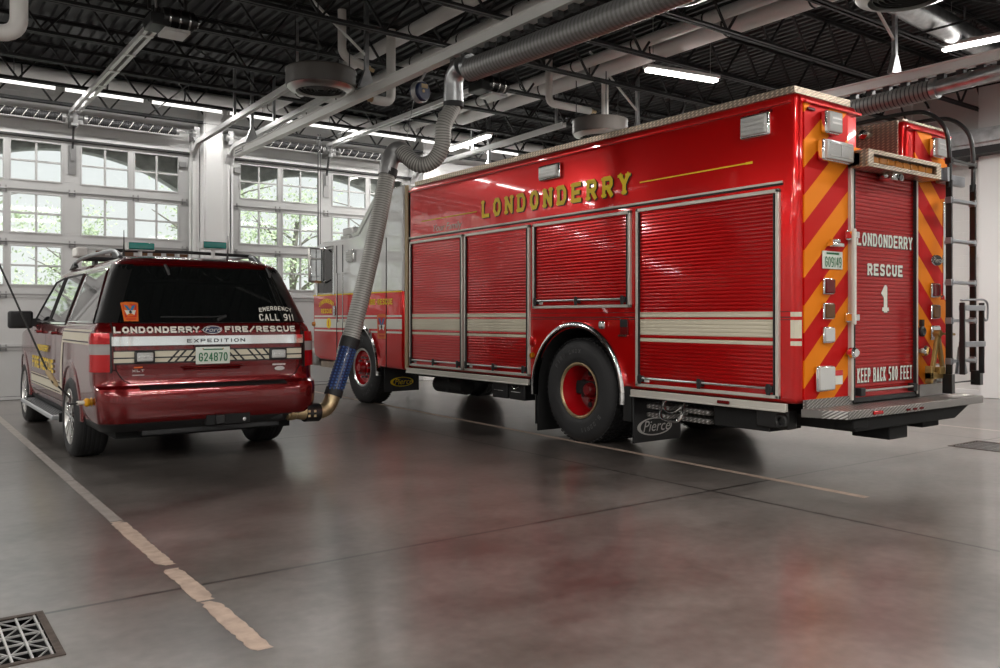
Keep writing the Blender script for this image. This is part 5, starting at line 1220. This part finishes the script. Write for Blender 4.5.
# bumper details
b = MB(); spatch(b, -.66, .66, .722, .738, .012, 30, 2, 0, .05); rpatch(b, -.66, .66, .705, .735, .012, 30, 2); sbld(b, 'bumper_pad', 'black_plastic')
b = MB(); spatch(b, -.62, .62, .30, .42, -.004, 30, 3, 0, .2); sbld(b, 'rear_valance', 'black_plastic')
x, z = P_(217, 412, .1); sbld(MB().box(x-.12, x+.28, .02, .12, .36, .45), 'hitch_opening', 'pit'); sbld(MB().box(x-.04, x+.04, -.01, .2, .365, .445), 'hitch_receiver', 'black_paint', bevel=.008)
sbld(MB().lathe((x+.22, .01, .395), (0,-1,0), [(0,.012),(.016,.01),(.02,0)], 14), 'trailer_socket', 'chrome')
sbld(MB().box(-.80, .80, .3, 5.3, .26, .40).cyl((-.6, AX[0], .33), (.6, AX[0], .33), .06, 14).lathe((0, AX[0], .33), (1,0,0), [(0,-.2),(.12,-.1),(.12,.1),(0,.2)], 16).cyl((.0, .5, .36), (.55, .5, .36), .10, 18).cyl((-.6, .45, .33), (-.6, 1.0, .36), .04, 12), 'underbody', 'under')
e0 = Bq-Vector((SX, SY, 0)); sbld(MB().tube([(.25, .42, .36), (.45, .35, .37), e0+Vector((-.18,.05,-.005)), e0+Vector((-.02,0,0))], [.05, .055, .068, .068], 18), 'tailpipe', 'rubber', bevel=0)
# side windows etc
WQ = {'quarter_window': [(.40,1.285),(1.66,1.285),(1.64,1.775),(.68,1.775)], 'rear_door_window': [(1.82,1.285),(2.80,1.285),(2.78,1.775),(1.82,1.775)], 'front_door_window': [(2.90,1.285),(3.98,1.285),(3.42,1.74),(2.90,1.775)]}
for sg in (-1, 1):
    for nm, c in WQ.items():
        b = MB(); qpatch(b, sg, c, .006, 14, 8); o = sbld(b, nm, 'glass_dark', fix=False)
        q = MB(); P3 = []
        for (ya, za), (yb, zb) in zip(c, c[1:]+c[:1]):
            for i in range(8): y = ya+(yb-ya)*i/8; z = za+(zb-za)*i/8; P3.append((sg*(half(z, y)+.007), y, z))
        q.tube(P3, .010, 6, closed=True); q.build('window_trim', 'cord_black' if nm != 'quarter_window' else 'chrome', o)
    b = MB(); qpatch(b, sg, [(1.80,1.262),(4.0,1.262),(4.0,1.280),(1.80,1.280)], .012, 20, 1); sbld(b, 'belt_trim', 'chrome', fix=False)
    # stripes
    b = MB()
    for z0, z1, y0, y1 in ((1.205,1.222,.33,1.72),(1.12,1.19,.33,1.72),(1.088,1.104,.33,1.72),(.575,.655,1.88,3.95),(.550,.562,1.88,3.95),(.670,.682,1.88,3.95)):
        qpatch(b, sg, [(y0,z0),(y1,z0),(y1,z1),(y0,z1)], .004, 16, 1)
    for a, w in ((1.72,.10),): qpatch(b, sg, [(1.80,.55),(1.92,.55),(1.74,1.19),(1.66,1.19)], .0045, 6, 6)
    sbld(b, 'side_stripe', 'cream', fix=False)
    b = MB()
    for z0, z1, y0, y1 in ((1.196,1.2,.33,1.72),(1.108,1.114,.33,1.72),(.661,.665,1.88,3.95),(.566,.570,1.88,3.95)): qpatch(b, sg, [(y0,z0),(y1,z0),(y1,z1),(y0,z1)], .005, 16, 1)
    for y in (1.76, 2.85, 3.95): qpatch(b, sg, [(y-.004,.48),(y+.004,.48),(y+.004,1.25),(y-.004,1.25)], .003, 1, 10)
    qpatch(b, sg, [(1.76,.475),(3.95,.475),(3.95,.482),(1.76,.482)], .003, 10, 1); sbld(b, 'door_gap', 'cord_black', fix=False)
    b = MB(); k = -1 if sg < 0 else 1
    def sf(yc, z0, off=.005): return lambda u, v, q: (sg*(half(z0+v, yc+k*u)+off+q), yc+k*u, z0+v)
    text(b, 'FIRE RESCUE', 0, .14, .125, .032, .032, fn=sf(3.02, .745)); text(b, 'LONDONDERRY', 0, .07, .07, .016, .016, fn=sf(3.02, .955)); sbld(b, 'door_lettering', 'gold', fix=False)
    for y in (2.05, 3.1):
        z = 1.17; xh = half(z, y); sbld(MB().tube([(sg*(xh+.0), y-.0, z), (sg*(xh+.045), y+.03, z), (sg*(xh+.045), y+.17, z+.002), (sg*xh, y+.20, z)], [.014, .018, .018, .014], 10).lathe((sg*xh, y+.1, z), (sg,0,0), [(.055,0),(.05,.004),(0,.004)], 16), 'door_handle', 'suv_bumper')
    # wheel lips
    for y in AX:
        b = MB(); n = 30; a0, a1 = -4, 184
        for i in range(n):
            vs = []
            for t in (math.radians(a0+(a1-a0)*i/n), math.radians(a0+(a1-a0)*(i+1)/n)):
                for rr, o_ in ((.450, -.05), (.450, .008), (.465, .013), (.49, .008), (.515, .0), (.52, -.01)):
                    yy = y+rr*math.cos(t); zz = RW+.03+rr*math.sin(t); vs.append((sg*(half(max(zz,.5), yy)+o_), yy, zz))
            b.add(vs, [(q, q+1, q+7, q+6) for q in range(5)])
        sbld(b, 'wheel_arch', 'suv_red', smooth=60)
    # running board
    b = MB().prism([(1.80,.30),(4.12,.30),(4.12,.345),(1.80,.345)], 'x', sg*.88, sg*1.09); o = sbld(b, 'running_board', 'board_alu', bevel=.012)
    q = MB()
    for r_ in range(6): q.box(sg*(.925+.026*r_), sg*(.935+.026*r_), 1.86, 4.06, .345, .352)
    q.build('step_ribs', 'rubber', o); MB().box(sg*.80, sg*1.02, 1.78, 1.80, .28, .37).box(sg*.80, sg*1.02, 4.12, 4.14, .28, .37).build('step_end', 'black_plastic', o)
    # mirror
    o = sbld(MB().box(sg*1.00, sg*1.26, 3.74, 3.86, 1.20, 1.41), 'side_mirror', 'black_plastic', bevel=.03, seg=3); MB().prism([(3.74,1.225),(3.90,1.225),(3.86,1.32),(3.75,1.32)], 'x', sg*.86, sg*1.06).build('mirror_arm', 'black_plastic', o, bevel=.01)
    MB().box(sg*1.055, sg*1.225, 3.733, 3.741, 1.23, 1.375).build('mirror_glass', 'black_plastic', o, bevel=.003)
    # roof rail
    o = sbld(MB().tube(smoothpath([(sg*.66, .78, 1.90), (sg*.665, .95, 1.955), (sg*.67, 1.3, 1.975), (sg*.67, 2.4, 1.985), (sg*.66, 3.0, 1.96), (sg*.65, 3.25, 1.90)], 6), .020, 10), 'roof_rail', 'step_alu'); MB().prism([(.72,1.88),(1.0,1.90),(1.02,1.96),(.90,1.95)], 'x', sg*.64, sg*.69).prism([(2.95,1.90),(3.3,1.88),(3.05,1.955)], 'x', sg*.64, sg*.69).build('rail_foot', 'black_plastic', o, bevel=.006)
for y in (1.05, 2.6): sbld(MB().tube([(-.67, y, 1.975), (0, y, 1.985), (.67, y, 1.975)], .016, 10), 'roof_crossbar', 'black_plastic')
for pxx, pyy in ((140, 247), (213, 246)):
    X, Z = onY(SY+.95, pxx, pyy); X -= SX
    o = sbld(MB().box(X-.12, X+.12, .88, .98, Z-.028, Z+.038), 'roof_strobe', 'lens_teal', bevel=.012); MB().box(X-.125, X+.125, .90, 1.0, Z-.036, Z-.026).box(X-.132, X-.118, .875, 1.0, Z-.03, Z+.035).cyl((X, .95, 1.90), (X, .95, Z-.04), .02, 10).build('strobe_base', 'lamp_house', o)
X0, Z = onY(SY+3.3, 75, 252); X0 -= SX; X1 = -X0
o = sbld(MB().box(X0, X1, 3.18, 3.46, Z-.06, Z+.05), 'light_bar', 'lens_clear', bevel=.03); MB().box(X0-.005, X0+.12, 3.175, 3.465, Z-.06, Z+.055).box(X1-.12, X1+.005, 3.175, 3.465, Z-.06, Z+.055).build('light_bar_end', 'pvc', o, bevel=.02); MB().box(X0+.1, X1-.1, 3.2, 3.44, Z-.095, Z-.055).box(X0+.2, X0+.24, 3.25, 3.4, 1.88, Z-.08).box(X1-.24, X1-.2, 3.25, 3.4, 1.88, Z-.08).build('light_bar_base', 'black_plastic', o)
b = MB()
for k in range(7): b.box(X0+.2+k*.16, X0+.30+k*.16, 3.174, 3.18, Z-.035, Z+.02)
b.build('light_module', 'lens_amber_dark', o)
for pxx in (124, 228):
    X, Z = onY(SY+.7, pxx, 262); X -= SX; sbld(MB().tube([(X, .72, 1.90), (X, .70, 2.02), (X-.003, .69, 2.14)], [.012, .006, .003], 8), 'antenna', 'cord_black')
# wheels
def suv_wheel(x, y, s):
    base = bpy.data.objects.new('wheel', None); C.objects.link(base); base.parent = suv; W[base.name] = (0,0,0); r = RW; wd = .275
    prof = [(.262,.015),(.27,-.004),(.30,-.014),(.345,-.012),(.372,.008),(.384,.035),(.385,.05),(.385,wd-.05),(.384,wd-.035),(.372,wd-.008),(.34,wd+.01),(.29,wd+.01),(.26,wd)]
    tire = MB().lathe((x,y,r), (-s,0,0), prof, 64).build('tire', 'rubber', base, smooth=40); g = MB()
    for q in (.05,.09,.13,.17,.21): g.lathe((x,y,r), (-s,0,0), [(.3865,q),(.389,q+.004),(.389,q+.024),(.3865,q+.028)], 64)
    g.build('tread_blocks', 'rubber', tire, smooth=20)
    rm = MB().lathe((x,y,r), (-s,0,0), [(.262,.02),(.266,-.002),(.255,-.006),(.245,.006),(.235,.05),(.225,.16),(.20,.17)], 48); rim = rm.build('rim', 'alu', base)
    MB().cyl((x-s*.10,y,r), (x-s*.13,y,r), .20, 32).build('brake_disc', 'dark_metal', base)
    b = MB(); 
    for k in range(6):
        for dl in (-.16, .16):
            a = 2*PI*k/6+.26; p = Vector((x-s*.012, y+.055*math.cos(a+dl*1.6), r+.055*math.sin(a+dl*1.6))); q = Vector((x-s*.004, y+.25*math.cos(a+dl), r+.25*math.sin(a+dl))); b.bar(p, q, .030, .022, up=(1,0,0))
    b.build('spoke', 'chrome', base, bevel=.004)
    MB().lathe((x,y,r), (-s,0,0), [(0,-.004),(.035,-.002),(.04,.006),(.075,.01),(.075,.06)], 24).build('hub', 'chrome', base)
    return base
for sg in (-1, 1):
    for y in AX: suv_wheel(sg*(1.005 if y < 2 else .985), y-.02, sg)
# front end
sbld(MB().box(-.5, .5, 5.58, 5.615, .72, 1.02), 'grille', 'chrome', bevel=.01)
for sg in (-1, 1): sbld(MB().box(sg*.55, sg*.84, 5.42, 5.55, .85, 1.02), 'headlight', 'lens_clear', bevel=.02)
b = MB().add([(-.70, 4.335, 1.285), (.70, 4.335, 1.285), (.60, 3.70, 1.76), (-.60, 3.70, 1.76)], [(0,1,2,3)]); 
b = MB(); vs = []
for j in range(9):
    z = 1.28+.50*j/8; w = interp(Wt, z)-.42; y = interp(YFt, z)+.008
    for i in range(9): vs.append((-w+2*w*i/8, y, z))
b.add(vs, [(j*9+i, j*9+i+1, (j+1)*9+i+1, (j+1)*9+i) for j in range(8) for i in range(8)]); sbld(b, 'windshield', 'glass_dark', fix=False)
# ---- power cord
pl = Vector((SX-.985, SY+.30, onX(SX-.985, 95, 403)[1]))
t = thing('charging_cord', 'black charging cord with yellow plug hanging down to the SUV rear corner', 'cord', tuple(pl))
MB().lathe(pl+Vector((.02,0,0)), (-1,-.25,0), [(.045,-.01),(.048,.02),(.03,.035),(.025,.05),(.035,.055),(.038,.075),(.026,.09),(.0,.095)], 20).build('yellow_plug', 'yellow_rubber', t)
MB().lathe(pl+Vector((.0,0,0)), (-1,-.25,0), [(.018,.07),(.018,.13),(.0,.13)], 16).build('plug_neck', 'white_vinyl', t)
g1 = Vector(px(8.0, 55, 383)); s1 = Vector(px(8.0, 48, 372)); e1 = Vector(px(8.15, 0, 266)); dv = (e1-s1)
MB().tube(smoothpath([pl+Vector((-.10,-.03,0)), pl+Vector((-.20,-.05,-.0)), Vector(px(8.02, 70, 398)), g1, s1, e1, s1+dv*2.2, s1+dv*4.0], 8), .008, 10).build('cord_line', 'cord_black', t)
MB().tube([g1+Vector((.02,0,-.03)), g1, s1, s1-Vector((.01,0,-.02))], [.012, .021, .021, .012], 14).build('grip', 'tan_rubber', t)
top_ = s1+dv*4.0; MB().box(top_.x-.06, top_.x+.06, top_.y-.1, top_.y+.1, top_.z-.05, top_.z+.15).box(top_.x-.02, top_.x+.02, top_.y-.02, top_.y+.02, top_.z+.1, max(5.4, top_.z+.2)).build('cord_reel', 'yellow_rubber', t, bevel=.02)
def split_loose(o):
    me = o.data; n = len(me.vertices); par = list(range(n))
    def find(a):
        while par[a] != a: par[a] = par[par[a]]; a = par[a]
        return a
    for e in me.edges:
        a, b_ = find(e.vertices[0]), find(e.vertices[1])
        if a != b_: par[a] = b_
    groups = {}
    for p in me.polygons: groups.setdefault(find(p.vertices[0]), []).append(p)
    if len(groups) < 2: return
    base = o.name.split('.')[0]; first = True
    for g in groups.values():
        idx = {}; vs = []; fs = []
        for p in g:
            f = []
            for v in p.vertices:
                if v not in idx: idx[v] = len(vs); vs.append(me.vertices[v].co[:])
                f.append(idx[v])
            fs.append(f)
        nm = bpy.data.meshes.new(base); nm.from_pydata(vs, [], fs)
        for m in me.materials: nm.materials.append(m)
        nm.polygons.foreach_set('material_index', [p.material_index for p in g]); nm.polygons.foreach_set('use_smooth', [True]*len(fs)); nm.set_sharp_from_angle(angle=math.radians(35))
        if first: o.data = nm; first = False; src = o
        else:
            c = src.copy(); c.data = nm; C.objects.link(c); c.parent = src.parent
SPL = 'hose_clip strap lug_nut hand_hole hanger_wire hanger_rod clamp_bolt winding_cone light_module tailboard_marker plate_screw step_end light_bar_end kick_plate rear_pillar rail_foot glass_hinge mirror_arm box_clasp frame_seal hanger arch_liner metal_band'.split()
for o in list(C.objects):
    if o.type == 'MESH' and o.parent and o.name.split('.')[0] in SPL: split_loose(o)
# ================================================================== LIGHT + CAMERA
for k in ('lamp', 'lamp_soft'): M[k].cycles.emission_sampling = 'NONE'
for i, c in enumerate(DC):
    for yy, rr, wdt in ((15.64, -PI/2, 3.7), (RY0+.05, PI/2, 3.7)):
        la = bpy.data.lights.new('door_daylight_portal', 'AREA'); la.shape = 'RECTANGLE'; la.size = wdt; la.size_y = 2.6; la.cycles.is_portal = True
        lo = bpy.data.objects.new('door_daylight_portal', la); C.objects.link(lo); lo.location = (c, yy, 2.95); lo.rotation_euler = (rr, 0, 0)
wd = bpy.data.worlds.new('World'); bpy.context.scene.world = wd; wd.use_nodes = True
n, l = wd.node_tree.nodes, wd.node_tree.links; bg = n['Background']
tc = n.new('ShaderNodeTexCoord'); sp = n.new('ShaderNodeSeparateXYZ'); l.new(tc.outputs['Generated'], sp.inputs[0])
r = n.new('ShaderNodeValToRGB'); l.new(sp.outputs[2], r.inputs[0]); r.color_ramp.elements[0].position = 0; r.color_ramp.elements[0].color = (.66,.67,.66,1); r.color_ramp.elements[1].position = .6; r.color_ramp.elements[1].color = (.62,.64,.67,1)
l.new(r.outputs[0], bg.inputs[0]); bg.inputs[1].default_value = 1.45
su = bpy.data.lights.new('sun', 'SUN'); su.energy = 5; su.angle = .05; so = bpy.data.objects.new('sun', su); C.objects.link(so); so.rotation_euler = (math.radians(38), 0, math.radians(18))
cam = bpy.data.cameras.new('camera'); co = bpy.data.objects.new('camera', cam); C.objects.link(co)
cam.sensor_width = 36; cam.sensor_fit = 'HORIZONTAL'; cam.lens = FL*36/1000; cam.shift_y = -(334-HZ)/1000; cam.clip_start = .05; cam.clip_end = 300
co.location = (0, 0, CH); co.rotation_euler = (PI/2, 0, -TH)
sc = bpy.context.scene; sc.camera = co
vs_ = sc.view_settings; vs_.view_transform = 'Standard'; vs_.look = 'None'; vs_.gamma = 1; vs_.use_curve_mapping = False; vs_.exposure = 0.16
cy = sc.cycles; cy.use_denoising = True; cy.max_bounces = 8; cy.diffuse_bounces = 4; cy.glossy_bounces = 4; cy.transparent_max_bounces = 10; cy.caustics_reflective = False; cy.caustics_refractive = False; cy.sample_clamp_indirect = 4
